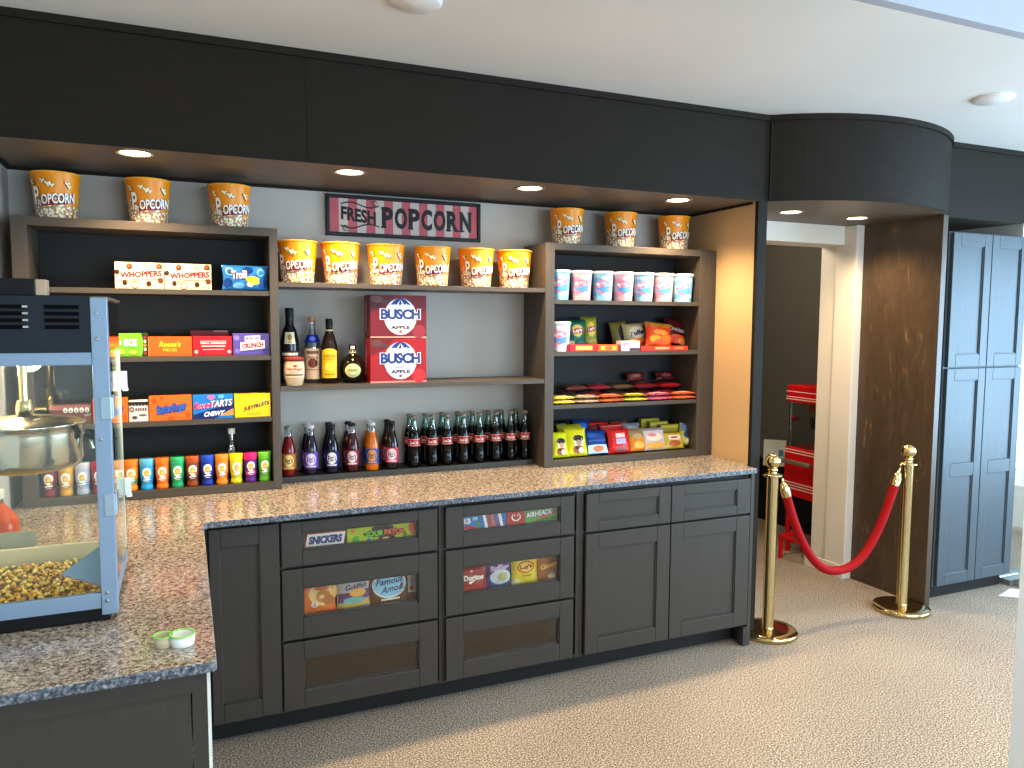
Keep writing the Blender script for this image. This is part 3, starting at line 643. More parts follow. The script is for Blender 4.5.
for px, body, top, low, cn in SH:
    p = Vector((-.500+.0580*SH.index((px, body, top, low, cn)), .457, 0))
    make_shaker((p.x, .457, .9485), '%s seasoning shaker in the row at the bottom of the left unit' % cn, body, top, low)
p = at(232.6, 470, .56)
b = empty('glass_bottle', (p.x, .56, .9485), 'clear glass bottle with a white cap behind the yellow shaker', 'bottle')
MB().lathe([(.026, 0), (.029, .004), (.029, .11), (.024, .135), (.013, .165), (.012, .205)], CLEARB, 24).build('body', b)
MB().lathe([(.0155, .198), (.0155, .222), (.014, .224)], W_, 20).build('cap', b)

# ------------------------------------------------------------------ liquor shelf
ZL = 1.3615
def bottle(name, px, Y, z, lab, cat, body, bmat, cap, cmat, labels, group=None, n=28, pyb=380):
    p = at(px, pyb, Y); r = empty(name, (p.x, Y, z+.0005), lab, cat, group, face_cam(p.x, Y))
    MB().lathe(body, bmat, n).build('body', r)
    if cap: MB().lathe(cap, cmat, n).build('cap', r)
    for nm, rad, z0, z1, aw, pr, bg in labels:
        mb = MB(); f = cyl_map(rad, z0, z1, -aw, aw); art(mb, [('r', 0, 0, 1, 1, bg)] + pr, f, base=.0006, step=.00015); mb.build(nm, r)
    return r
DARKB = mat((20, 16, 16), .08, 0, 0, .3); BROWNB = mat((34, 18, 12), .08, 0, 0, .3)
bottle('liquor_bottle', 290.5, .575, ZL, 'tall black liquor bottle with a small cream label behind the beige jug', 'bottle',
       [(.037, 0), (.040, .004), (.040, .175), (.0385, .20), (.031, .238), (.0195, .262), (.0175, .30)], DARKB, [(.018, .262), (.019, .335), (.017, .341)], CAPK,
       [('label', lambda v: .0408-.0065*v, .180, .232, .60, [('e', .5, .55, .2, .3, C(150, 126, 70)), ('r', .3, .12, .7, .2, C(120, 100, 60))], C(214, 206, 176)), ('lower_label', lambda v: .0402, .10, .15, 1.3, [('r', .1, .55, .9, .8, C(226, 220, 206)), ('r', .2, .2, .8, .4, C(160, 150, 130))], C(36, 32, 32))])
v = bottle('liquor_bottle', 313, .585, ZL, 'clear liquor bottle with a blue neck band, cork cap and buff label', 'bottle',
       [(.034, 0), (.0375, .004), (.0375, .165), (.034, .19), (.019, .225), (.0125, .245), (.0125, .285)], CLEARB, [(.012, .276), (.0165, .280), (.0165, .298), (.014, .302)], C(176, 130, 110),
       [('label', lambda v: .0378, .018, .158, 1.25, [('r', .2, .82, .8, .92, C(120, 90, 70)), ('e', .5, .52, .22, .15, C(120, 60, 50)), ('e', .68, .52, .06, .1, C(60, 40, 36)), ('r', .15, .3, .85, .32, C(120, 100, 80)), ('t', "Tito's", .5, .7, .5, .09, C(90, 50, 40))], C(206, 184, 158)),
        ('neck_band', lambda v: .0366-.0135*v, .185, .22, 1.9, [('e', .5, .5, .12, .3, C(110, 130, 220))], C(30, 44, 150))])
bottle('liquor_bottle', 329.8, .535, ZL, 'dark brown liquor bottle with a tall yellow label', 'bottle',
       [(.036, 0), (.0395, .004), (.0395, .15), (.037, .17), (.024, .215), (.0155, .24), (.0145, .275)], BROWNB, [(.016, .252), (.016, .29), (.0145, .293)], CAPK,
       [('label', lambda v: .0398, .025, .150, .95, [('t', 'KAHLUA', .5, .80, .7, .11, C(120, 50, 20)), ('e', .5, .97, .42, .10, C(226, 190, 40)), ('r', .1, .68, .9, .70, C(160, 110, 20)), ('e', .5, .42, .3, .16, C(240, 206, 70)), ('r', .2, .12, .8, .16, C(160, 110, 20))], C(222, 180, 30)), ('neck_label', lambda v: .0165, .228, .244, 3.1, [], C(206, 190, 150))])
r = bottle('liquor_bottle', 353, .535, ZL, 'squat round dark liquor bottle with a pale oval label', 'bottle',
       [(.030, 0), (.036, .004), (.053, .025), (.0605, .058), (.056, .092), (.040, .116), (.018, .13), (.0155, .148)], mat((28, 24, 14), .1, 0, 0, .3), [(.0175, .142), (.0175, .172), (.016, .175)], CAPK,
       [('seal', lambda v: .0178, .135, .150, 3.1, [], C(190, 180, 150)), ('cap_mark', lambda v: .0178, .155, .169, .5, [], W_)])
mb = MB(); rb = lambda v: .056-.022*abs(2*v-1)**2
art(mb, [('e', .5, .5, .5, .5, C(214, 206, 160)), ('e', .5, .5, .44, .44, C(190, 196, 140)), ('r', .2, .48, .8, .60, C(140, 150, 90)), ('e', .5, .3, .2, .08, C(220, 214, 170))], cyl_map(lambda v: .0612-.0055*(2*v-1)**2, .026, .090, -.60, .60), base=.001); mb.build('label', r)
j = bottle('stoneware_jug', 294.4, .452, ZL, 'small beige barrel-shaped jug with red script and a red-brown rim', 'jug',
       [(.033, 0), (.036, .003), (.043, .035), (.045, .065), (.043, .095), (.0395, .108)], C(206, 180, 150), [(.040, .108), (.0425, .110), (.0425, .120), (.039, .124), (.034, .126)], C(128, 50, 40),
       [('label', lambda v: .0435+.0018*math.sin(PI*v), .030, .095, 1.1, [('t', 'Heritage', .5, .66, .78, .22, C(186, 60, 40), {'shear': .3, 'bold': .03}), ('e', .55, .88, .1, .08, C(186, 60, 40)), ('r', .3, .42, .7, .45, C(120, 60, 50)), ('r', .08, .24, .92, .33, C(70, 50, 46)), ('r', .05, .06, .95, .09, C(90, 66, 60))], C(226, 196, 164))], pyb=387)
def beer(px0, px1, pt, zb, Y, col, lab):
    a = at(px0, pt, Y); b = at(px1, pt, Y); w = b.x-a.x; h = (a.z+b.z)/2-zb
    r = empty('beer_carton', ((a.x+b.x)/2, Y, zb+.0005), lab, 'beer carton', 'red beer cartons stacked on the lower middle shelf')
    mb = MB(); mb.box(-w/2, w/2, 0, .128, 0, h, C(*col), .002)
    bl, wt, lo = C(34, 62, 132), C(226, 226, 232), C(*[int(c_*.72) for c_ in col])
    pr = [('p', [(0, 1), (.42, 1), (.30, .80), (.12, .68), (0, .60)], lo), ('r', 0, 0, 1, .035, C(226, 150, 140)), ('e', .86, .15, .12, .16, C(*[min(255, int(c_*1.1)+22) for c_ in col])), ('e', .12, .9, .1, .08, C(100, 60, 60)), ('e', .25, .84, .08, .05, C(90, 50, 50)),
          ('e', .53, .50, .29, .43, wt), ('p', [(.36, .78), (.44, .90), (.53, .935), (.62, .90), (.71, .78)], bl),
          ('p', [(.34, .68), (.42, .80), (.45, .77), (.535, .90), (.60, .78), (.64, .81), (.72, .68)], wt), ('p', [(.535, .90), (.55, .80), (.52, .76), (.50, .80)], bl),
          ('t', 'BUSCH', .53, .555, .73, .27, wt, {'bold': .10}), ('t', 'BUSCH', .53, .555, .70, .245, bl, {'bold': .045}), ('t', 'LIGHT', .53, .355, .20, .06, C(90, 110, 160), {'bold': .01}), ('t', 'APPLE', .53, .25, .34, .085, C(74, 40, 50), {'bold': .03}), ('e', .53, .15, .03, .03, C(190, 60, 60))]
    art(mb, pr, flat_map(-w/2, w/2, 0, h, 0), step=.00015)
    art(mb, [('r', .2, .15, .4, .85, C(170, 150, 150))], lambda u, v, L: (-w/2-L, .125-.12*u, h*v)); mb.build('carton', r)
    MB().box(-.04, .04, -.0012, .0004, h*.93, h*.93+.004, C(214, 196, 196)).build('tape_edge', r) if False else None
    return h
h = beer(370, 426.4, 338.9, ZL, .46, (158, 24, 30), 'red beer carton with a white mountain emblem, lower of the stack')
beer(370, 426.4, 295.3, ZL+h+.004, .462, (112, 22, 34), 'darker red beer carton with a white mountain emblem, upper of the stack')
MB_ = None

# ------------------------------------------------------------------ sodas on the plinth board
ZS = .9405
def soda_profile(s=1): return [(.024, 0), (.0285, .003), (.0295, .012), (.0295, .105), (.028, .120), (.0195, .155), (.0145, .175), (.0130, .205), (.0135, .212)]
def make_soda(loc, lab, liquid, lc, ec, ecap, neck, rz):
    r = empty('soda_bottle', loc, lab, 'soda bottle', 'craft sodas on the low board')
    MB().lathe(soda_profile()[:7], mat(liquid, .07, 0, 0, .4), 24).build('body', r)
    MB().lathe(soda_profile()[6:], neck, 24, cap0=False).build('neck', r)
    MB().lathe([(.0155, .205), (.0160, .208), (.0145, .217), (.012, .219)], C(*ecap), 20).build('cap', r)
    mb = MB(); f = cyl_map(lambda v: .0298, .030, .100, -1.9, 1.9)
    art(mb, [('r', 0, 0, 1, 1, C(*lc)), ('e', .5, .56, .19, .38, C(*ec)), ('t', "Fitz's", .5, .57, .30, .40, C(*[int(q*.5) for q in lc]), {'bold': .015, 'rise': .1}), ('r', .32, .08, .68, .16, C(*ec))], f, base=.0005, step=.00015); mb.build('label', r)
    r.rotation_euler = (0, 0, rz); r.scale = (1.06, 1.06, 1.04); return r
ng = glass('pale_neck', (220, 225, 225), .15)
SD = [(289, None, (120, 16, 22), (196, 120, 40), (240, 214, 140), (120, 140, 120), 'red', 'beside the left shelf unit'), (311.3, 308, (30, 18, 44), (112, 84, 180), (226, 214, 240), (206, 206, 214), 'purple-labelled', ''), (332.2, 329.2, (16, 14, 34), (44, 36, 110), (240, 234, 226), (24, 24, 40), 'dark blue-labelled', ''),
      (352.5, 348.6, (64, 10, 18), (140, 40, 60), (240, 220, 220), (30, 24, 26), 'dark red', ''), (372.3, 369.6, (206, 110, 14), (52, 84, 160), (220, 150, 90), (206, 206, 210), 'orange', ''), (392, 387.6, (26, 12, 14), (196, 70, 84), (240, 220, 224), (24, 20, 22), 'dark soda with pink label', '')]
YF, YR = .566, .637
for pf, pb, liq, lc, ec, cp, cn, ex in SD:
    nk = mat(liq, .07, 0, 0, .4) if cn.startswith('dark') and 'red' not in cn else ng
    p = at(pf, 476, YF); q = cn if 'soda' in cn else cn + ' soda'
    make_soda((p.x, YF, ZS), q + ' bottle at the front of the low board' + (', ' + ex if ex else ''), liq, lc, ec, cp, nk, face_cam(p.x, YF))
    if pb:
        p = at(pb, 474, YR); make_soda((p.x, YR, ZS), q + ' bottle at the back, behind its matching bottle', liq, lc, ec, cp, nk, face_cam(p.x, YR))
cola = None
def make_cola(loc, lab):
    r = empty('cola_bottle', loc, lab, 'cola bottle', 'glass cola bottles in two rows')
    pr = [(.024, 0), (.0275, .004), (.0285, .025), (.0265, .05), (.0245, .068), (.0265, .09), (.0285, .11), (.0285, .135), (.026, .155), (.0195, .18)]
    MB().lathe(pr, mat((9, 4, 4), .06, 0, 0, .1), 24).build('body', r)
    MB().lathe([pr[-1], (.0165, .195), (.0132, .215), (.0126, .240), (.0135, .244)], NECK, 24, cap0=False).build('neck', r)
    MB().lathe([(.0150, .238), (.0156, .241), (.0140, .249), (.011, .251)], C(140, 120, 110), 20).build('cap', r)
    mb = MB(); f = cyl_map(lambda v: .0288, .104, .138, -2.2, 2.2)
    art(mb, [('r', 0, 0, 1, 1, C(206, 44, 44)), ('r', 0, .9, 1, 1, C(236, 170, 160)), ('r', 0, 0, 1, .1, C(236, 170, 160)), ('t', 'Coca-Cola', .5, .5, .34, .46, W_, {'shear': .3, 'bold': .03})], f, base=.0005, step=.0002); mb.build('label', r)
    return r
for row, Y, xs in (('front', YF, (414, 432.4, 446.9, 463.3, 479.3, 495.7, 510.5, 524.7)), ('back', YR, (409.6, 425.3, 442, 457.7, 472.2, 488, 501, 515.3))):
    for i, px in enumerate(xs):
        p = at(px, 450, Y); lab = 'red-labelled cola bottle in the %s row, %s of eight from the left' % (row, ORD[i])
        if not cola: cola = make_cola((p.x, Y, ZS), lab); cola.rotation_euler = (0, 0, face_cam(p.x, Y))
        else: dup(cola, (p.x, Y, ZS), lab, face_cam(p.x, Y))

# ------------------------------------------------------------------ pastel tubs
def make_tub(loc, lab, base, sw, rz):
    r = empty('candy_tub', loc, lab, 'tub', 'pastel cotton candy tubs')
    R0, R1, H = .0475, .0565, .148
    mb = MB(); mb.lathe([(R0-.003, .002), (R0, 0), (R0, .003), (R1, H)], C(*base), 32)
    pk, bl, wt = C(232, 130, 160), C(96, 160, 220), C(246, 240, 244)
    pr = [('e', .3, .75, .2, .1, C(*sw)), ('e', .7, .85, .22, .08, wt), ('e', .5, .50, .26, .26, pk), ('e', .54, .52, .18, .18, C(*base)), ('e', .50, .50, .10, .10, pk), ('e', .25, .22, .2, .10, C(*sw)), ('e', .75, .2, .2, .08, wt),
          ('r', .28, .40, .82, .50, bl, .10), ('e', .62, .36, .2, .07, bl), ('e', .34, .60, .06, .06, wt), ('e', .72, .66, .05, .06, pk)]
    art(mb, pr, cyl_map(lambda v: R0+(R1-R0)*v, .006, H-.012, -1.3, 1.3), step=.00015); mb.build('cup', r)
    MB().lathe([(R1+.0005, H-.010), (R1+.003, H-.008), (R1+.003, H), (R1-.001, H+.004), (R1-.006, H+.002), (.002, H+.001)], C(232, 236, 242), 32, cap0=False).build('lid', r)
    r.rotation_euler = (0, 0, rz); return r
BLT, PKT = ((150, 204, 226), (110, 180, 220)), ((240, 180, 186), (240, 150, 170))
for i in range(7):
    p = Vector((1.759+.1255*i, .490, 0)); bb = BLT if i % 2 == 0 else PKT
    make_tub((p.x, .490, 1.7555), '%s cotton candy tub with white lid, %s of seven on the top shelf' % ('pale blue' if i % 2 == 0 else 'pink', ORD[i]), bb[0], bb[1], face_cam(p.x, .49))
p = Vector((1.757, .478, 0)); make_tub((p.x, .478, 1.4955), 'pale lilac cotton candy tub alone on the second shelf beside the green chip bag', (222, 206, 226), (240, 170, 190), face_cam(p.x, .478))

# ------------------------------------------------------------------ snacks on the right unit, second shelf
G2, G3, G4 = 'chip bags on the second shelf of the right unit', 'candy packs on the third shelf of the right unit', 'snack bags at the bottom of the right unit'
ZR2, ZR3, ZR4 = 1.495, 1.228, .948
lays = lambda ring: [('e', .52, .62, .30, .24, C(*ring)), ('e', .52, .62, .26, .20, C(226, 196, 90)), ('r', .26, .54, .80, .70, C(176, 40, 40), .05), ('t', "Lay's", .53, .62, .44, .15, W_, {'bold': .04, 'rise': .05})]
bag('chip_bag', 'dark green chip bag with a round badge beside the lilac tub', 'chip bag', G2, 564.5, 587, 320.3, 344, ZR2, .535, .05, (24, 92, 74), lays((60, 130, 90)) + [('e', .22, .16, .18, .14, C(190, 206, 160)), ('e', .6, .2, .25, .10, C(40, 130, 110))], seed=1, tilt=.12)
bag('chip_bag', 'yellow-green chip bag with a round badge leaning on the dark green one', 'chip bag', G2, 581.5, 597.5, 317.5, 344, ZR2, .575, .05, (150, 150, 44), lays((190, 180, 70)) + [('e', .6, .2, .3, .12, C(190, 184, 80))], seed=2, tilt=.10)
bag('chip_bag', 'olive chip bag at the back of the second shelf behind the silver one', 'chip bag', G2, 614, 631, 323.5, 345, ZR2, .585, .045, (120, 110, 60), [('e', .6, .5, .3, .3, C(70, 60, 60)), ('e', .7, .2, .2, .12, C(200, 160, 90))], seed=4, tilt=.22, roll=-.12)
bag('chip_bag', 'silver chip bag with dark lettering above orange chips', 'chip bag', G2, 625, 648, 325, 347, ZR2, .548, .05, (170, 158, 116), [('e', .55, .62, .36, .24, C(196, 188, 160)), ('t', 'Ruffles', .55, .60, .62, .20, C(60, 40, 80), {'bold': .05, 'rise': .1}), ('e', .6, .2, .4, .18, C(240, 120, 50)), ('e', .3, .24, .16, .12, C(240, 190, 110))], seed=5, tilt=.20, roll=-.06)
bag('chip_bag', 'orange-red cheese snack bag with gold top', 'chip bag', G2, 645.5, 672, 325.5, 348.5, ZR2, .49, .05, (226, 74, 30), [('r', 0, .78, 1, .97, C(186, 130, 50)), ('e', .3, .3, .22, .16, C(250, 140, 50)), ('e', .7, .35, .22, .18, C(246, 110, 40)), ('e', .5, .18, .3, .12, C(250, 90, 50)), ('e', .5, .58, .3, .10, C(240, 150, 60))], crimp=(186, 130, 50), seed=6, tilt=.25, roll=.10)
bag('chip_bag', 'dark red chip bag with white lettering and flame-orange base', 'chip bag', G2, 664, 687, 322, 349, ZR2, .555, .05, (84, 18, 22), [('t', 'Doritos', .46, .58, .70, .16, C(226, 200, 190), {'bold': .02, 'rise': -.04}), ('e', .5, .24, .4, .16, C(240, 96, 40)), ('e', .7, .18, .2, .12, C(250, 150, 60)), ('e', .25, .2, .18, .12, C(230, 60, 36))], seed=7, tilt=.25, roll=.16)
bag('chip_bag', 'deep maroon chip bag in the shadow behind the cheese snack bag', 'chip bag', G2, 642, 664, 322.5, 345, ZR2, .618, .045, (70, 16, 20), [('e', .5, .5, .3, .2, C(110, 30, 30))], seed=8, tilt=.1)
bx_ = lambda nm, lab, grp, a, b, pt, zb, Y, dep, col, pr: carton(nm, lab, 'candy bar', grp, a, b, pt, zb, Y, dep, col, pr)
bx_('candy_bar', 'red and yellow candy bar lying along the shelf edge beside the lilac tub', G2, 566.5, 597, 344.4, ZR2, .432, .03, (206, 44, 50), [('r', .3, .2, .85, .8, C(244, 200, 60)), ('r', .36, .3, .8, .7, C(250, 224, 120)), ('r', 0, .0, .12, 1, C(150, 20, 40))])
bx_('candy_bar', 'orange and yellow candy bar lying along the shelf edge beside the white pack', G2, 597.5, 620, 344.6, ZR2, .432, .03, (226, 96, 40), [('r', .15, .2, .85, .8, C(246, 196, 60)), ('e', .5, .5, .2, .3, C(230, 110, 40)), ('r', .92, 0, 1, 1, C(150, 20, 40))])
bx_('candy_box', 'white and pink candy carton on the shelf edge before the silver bag', G2, 621, 640, 341, ZR2, .434, .05, (236, 220, 222), [('e', .3, .6, .2, .25, C(240, 150, 170)), ('r', .45, .02, 1, .3, C(80, 66, 80)), ('r', .2, .4, .8, .6, C(250, 244, 244))])
bx_('candy_bar', 'long red candy bar lying along the shelf edge before the cheese snack bags', G2, 641, 688, 346.2, ZR2, .432, .03, (226, 60, 40), [('r', .3, .3, .6, .8, C(250, 170, 110)), ('r', .7, .3, .9, .8, C(246, 130, 80))])

# third shelf: soft packs lying in rows, fronts to the edge
def pack_row(px, z, y0, dep, t, specs, z_l, lab_tail):
    for k, (a, b, col, pr, cn) in enumerate(specs):
        x0, x1 = at(a, 400, y0).x, at(b, 400, y0).x
        o = flat_pack('candy_pack', '%s candy pack %s' % (cn, lab_tail), 'candy pack', G3, x0, x1, y0, y0+dep, z, t, col, pr, rz=[0, -.06, .03, -.05, .07, 0][k], seed=k*3+int(z*1000))
dot = lambda m_, *ps: [('e', x, y, r_, r_*.8, m_) for x, y, r_ in ps]
rowA = [(553.5, 575.5, (236, 200, 50), [('e', .5, .4, .3, .3, C(250, 230, 140)), ('r', .1, .04, .9, .14, C(250, 240, 190))], 'yellow'), (576, 600, (176, 150, 130), [('r', .1, .2, .9, .5, C(230, 220, 206)), ('e', .5, .7, .3, .2, C(110, 60, 50)), ('r', .2, .55, .8, .62, C(90, 50, 44))], 'white and brown'),
        (600.5, 624.5, (214, 96, 60), [('r', .1, .1, .9, .4, C(240, 150, 110)), ('e', .5, .65, .3, .2, C(150, 30, 36))], 'coral red'), (625, 647.5, (196, 186, 50), [('r', .1, .1, .9, .35, C(230, 226, 110)), ('e', .5, .6, .3, .2, C(90, 90, 40))], 'lemon green'), (648, 673, (206, 90, 120), [('r', .1, .1, .9, .4, C(240, 170, 190)), ('e', .5, .7, .3, .2, C(110, 20, 50))], 'pink'), (673.5, 696, (222, 100, 70), [('r', .1, .1, .9, .4, C(244, 170, 130)), ('e', .5, .7, .3, .2, C(140, 30, 40))], 'orange-red')]
tA = .017
pack_row(0, ZR3, .424, .11, tA, rowA, 0, 'lying at the bottom of the third shelf front row')
zB = ZR3 + tA*1.2 + .004
rowB = [(a+.5, b-.5, tuple(min(255, int(c_*f)) for c_ in col), pr, cn) for (a, b, col, pr, cn), f in zip(rowA, (1.0, .92, .9, .75, .8, .9))]
pack_row(0, zB, .428, .11, tA*.75, rowB, 0, 'lying upper of two in the third shelf front row')
rowC = [(560, 582, (105, 67, 54), dot(C(130, 90, 60), (.5, .5, .25)), 'dark brown'), (583, 607, (135, 54, 48), [('r', .1, .3, .9, .6, C(176, 150, 140))], 'maroon and white'), (608, 630, (90, 67, 54), dot(C(110, 100, 60), (.4, .5, .2)), 'dark olive'), (631, 655, (114, 32, 40), dot(C(150, 60, 60), (.5, .5, .25)), 'wine red'), (656, 680, (165, 35, 40), dot(C(70, 20, 24), (.5, .5, .3)), 'dark crimson')]
pack_row(0, ZR3, .545, .10, .040, rowC, 0, 'lying in the shadowed back row of the third shelf')
rowD = [(566, 588, (126, 67, 59), dot(C(150, 100, 80), (.5, .5, .25)), 'brown'), (589, 611, (165, 40, 48), [('r', .1, .3, .9, .6, C(200, 160, 150))], 'cherry and white'), (612, 634, (126, 89, 59), dot(C(150, 120, 70), (.4, .5, .2)), 'tan brown'), (635, 658, (156, 40, 48), dot(C(170, 90, 80), (.5, .5, .25)), 'deep red'), (659, 682, (195, 40, 45), dot(C(90, 20, 24), (.5, .5, .3)), 'scarlet')]
pack_row(0, ZR3+.053, .540, .10, .026, rowD, 0, 'lying on top of the back row of the third shelf')
bag('candy_pack', 'crumpled dark red candy pack standing on the back row of the third shelf', 'candy pack', G3, 627, 645, 383.5, 392, ZR3+.088, .60, .03, (104, 34, 36), dot(C(170, 110, 100), (.5, .5, .25)), tilt=.5, seed=21, h=.05)
bag('candy_pack', 'crumpled maroon candy pack standing at the back of the third shelf near the side', 'candy pack', G3, 656, 676, 382.5, 392, ZR3+.088, .60, .03, (84, 22, 26), dot(C(140, 60, 60), (.5, .5, .25)), tilt=.5, seed=22, h=.05)

# bottom row of bags
fig = lambda: [('e', .55, .50, .24, .24, C(236, 226, 214)), ('e', .55, .62, .26, .12, C(40, 28, 24)), ('e', .55, .46, .14, .10, C(190, 150, 130)), ('e', .5, .22, .26, .14, C(150, 90, 50)), ('e', .62, .18, .12, .10, C(240, 236, 220)), ('e', .42, .28, .08, .06, C(60, 40, 30))]
bag('snack_bag', 'bright yellow-green snack bag with a dark-haired picture, nearest the left side', 'snack bag', G4, 552, 569.5, 434.5, 459, ZR4, .455, .035, (208, 206, 20), fig(), seed=31, tilt=.32)
bag('snack_bag', 'bright yellow-green snack bag with a dark-haired picture, beside the blue bag', 'snack bag', G4, 567.5, 588.5, 430.8, 458, ZR4, .462, .035, (214, 206, 24), fig(), seed=32, tilt=.32)
bag('snack_bag', 'lime snack bag leaning behind the yellow-green pair', 'snack bag', G4, 560, 584, 426.5, 440, ZR4, .530, .035, (150, 150, 20), [('e', .5, .8, .3, .08, C(186, 186, 40))], seed=33, tilt=.28)
bag('snack_bag', 'black snack bag at the back behind the lime bag', 'snack bag', G4, 553, 571, 421.5, 440, ZR4, .60, .04, (28, 28, 28), [('e', .5, .85, .3, .06, C(160, 160, 150)), ('e', .3, .75, .1, .04, C(120, 120, 110))], seed=34, tilt=.1)
bag('snack_bag', 'navy blue snack bag standing at the back of the bottom shelf', 'snack bag', G4, 574.5, 590.5, 420.8, 440, ZR4, .585, .04, (20, 60, 126), [('e', .5, .8, .3, .1, C(40, 100, 170))], seed=35, tilt=.15)
bag('snack_bag', 'blue cookie bag with a white lower half', 'snack bag', G4, 587, 609, 433, 456, ZR4, .462, .035, (22, 64, 136), [('r', .05, .02, .95, .36, C(190, 222, 236)), ('e', .5, .2, .26, .12, C(200, 120, 80)), ('r', .1, .5, .9, .56, C(60, 110, 180)), ('e', .3, .75, .2, .1, C(40, 90, 160))], seed=36, tilt=.42)
bag('snack_bag', 'dark red snack bag leaning at the back beside the navy bag', 'snack bag', G4, 590, 610, 423, 440, ZR4, .57, .035, (130, 20, 30), [('r', .05, .88, .95, .93, C(196, 60, 60))], seed=37, tilt=.25, rz=-.1)
bag('snack_bag', 'red snack bag with two white panels in the front row', 'snack bag', G4, 609, 631, 430.5, 455, ZR4, .462, .04, (206, 30, 36), [('r', .30, .62, .72, .80, C(240, 200, 190)), ('r', .30, .36, .74, .58, C(176, 170, 206)), ('e', .5, .16, .3, .12, C(150, 90, 90))], seed=38, tilt=.25)
bag('snack_bag', 'brick red snack bag standing behind the red one with white panels', 'snack bag', G4, 602, 625, 425.5, 442, ZR4, .532, .035, (170, 30, 34), [('r', .05, .90, .95, .94, C(220, 120, 110))], seed=39, tilt=.22)
bag('snack_bag', 'tan and orange snack bag beside the red bag with white panels', 'snack bag', G4, 629.5, 647.5, 431, 451.5, ZR4, .470, .035, (226, 140, 40), [('r', .03, .60, .97, .98, C(150, 124, 84)), ('e', .5, .62, .3, .12, C(190, 160, 110)), ('e', .5, .25, .3, .16, C(246, 180, 80))], seed=40, tilt=.38)
bag('snack_bag', 'rust brown snack bag at the back behind the tan and orange bag', 'snack bag', G4, 611, 628, 422, 440, ZR4, .60, .035, (136, 74, 50), [('r', .1, .8, .9, .9, C(176, 110, 76))], seed=41, tilt=.1)
bag('snack_bag', 'grey-blue snack bag at the back of the bottom shelf', 'snack bag', G4, 624, 641, 424, 440, ZR4, .565, .035, (130, 136, 150), [('e', .5, .8, .3, .08, C(160, 166, 180))], seed=42, tilt=.15)
bag('snack_bag', 'white and pink nut snack bag in the front row', 'snack bag', G4, 643, 667, 430.2, 451, ZR4, .470, .035, (214, 196, 190), [('r', .02, .86, .98, .98, C(150, 146, 166)), ('e', .5, .56, .36, .18, C(246, 226, 206)), ('e', .5, .18, .4, .16, C(226, 170, 80)), ('e', .4, .66, .2, .08, C(226, 150, 150))], seed=43, tilt=.35)
bag('snack_bag', 'golden snack bag with a white panel in the front row', 'snack bag', G4, 664.5, 684, 434.5, 450, ZR4, .470, .035, (206, 176, 60), [('r', .2, .52, .84, .80, C(240, 226, 206)), ('e', .5, .30, .32, .18, C(170, 90, 50)), ('e', .5, .66, .2, .06, C(196, 60, 60))], seed=44, tilt=.35)
bag('snack_bag', 'blue and yellow snack bag at the right end of the bottom shelf', 'snack bag', G4, 678, 693.5, 426.5, 449, ZR4, .500, .035, (200, 170, 60), [('r', .02, .62, .6, .97, C(100, 120, 150)), ('e', .35, .5, .2, .14, C(60, 80, 120)), ('r', .8, .05, .97, .95, C(240, 224, 130)), ('e', .5, .2, .2, .12, C(240, 220, 150))], seed=45, tilt=.18, roll=.2)
za = ZR4
for k, (a, b, pt, Y, lab) in enumerate(((641, 659.5, 418.5, .60, 'olive gold candy box standing at the back of the bottom shelf'), (650, 668, 421.5, .565, 'olive gold candy box in the middle of the three standing together'), (660.5, 679, 424.5, .53, 'olive gold candy box nearest the front of the three standing together'))):
    carton('candy_box', lab, 'candy box', G4, a, b, pt, ZR4, Y, .03, (150, 140, 40), [('r', .05, .86, .95, .95, C(180, 170, 70)), ('r', .1, .2, .9, .7, C(130, 120, 36))])

# ------------------------------------------------------------------ things behind the drawer windows
G5 = 'snacks behind the drawer windows'
def dz(k): return DZ[k][2]-.0175
pr = [('p', [(.10, .16), (.94, .16), (1.0, .90), (.16, .90)], C(190, 40, 60)), ('p', [(.12, .20), (.935, .20), (.98, .86), (.17, .86)], W_), ('t', 'SNICKERS', .55, .53, .72, .42, C(34, 50, 130), {'bold': .07, 'shear': .2})]
def dbox(lab, x0, x1, z0, z1, col, pr, dep=.12, Y=.046):
    mb = MB(); w = x1-x0; mb.box(-w/2, w/2, 0, dep, 0, z1-z0, mat(col, .4), .001); art(mb, pr, flat_map(-w/2, w/2, 0, z1-z0, 0)); o = mb.build('candy_box'); o.location = ((x0+x1)/2, Y, z0); return tag(o, lab, 'candy box', G5)
dbox('brown candy bar box with blue slanted lettering behind the first top drawer window', .400, .585, dz(0), .811, (70, 44, 44), [('r', 0, .95, 1, 1, C(96, 66, 66))] + pr)
dbox('lime yellow sour candy box behind the first top drawer window', .588, .880, dz(0), .814, (186, 206, 30),
     [('e', .12, .3, .05, .2, C(90, 180, 60)), ('e', .3, .15, .03, .2, C(40, 130, 200)), ('e', .08, .75, .04, .1, C(240, 140, 40)), ('e', .95, .66, .08, .34, C(226, 80, 70)), ('e', .82, .3, .03, .2, C(60, 150, 60)),
      ('e', .52, .55, .30, .22, K_), ('e', .50, .8, .16, .16, K_), ('e', .56, .25, .12, .2, K_), ('t', 'SOUR', .38, .54, .26, .30, C(120, 200, 60), {'bold': .05}), ('t', 'PATCH', .66, .56, .28, .30, C(236, 110, 60), {'bold': .05}), ('e', .54, .22, .06, .1, C(250, 190, 160))])
stripes = [('p', [(.34+.08*k, 1), (.40+.08*k, 1), (.48+.08*k, .0), (.42+.08*k, .0)], m_) for k, m_ in enumerate((C(60, 140, 80), C(40, 120, 200), W_, C(190, 70, 60), C(214, 110, 70), C(120, 90, 170), W_))]
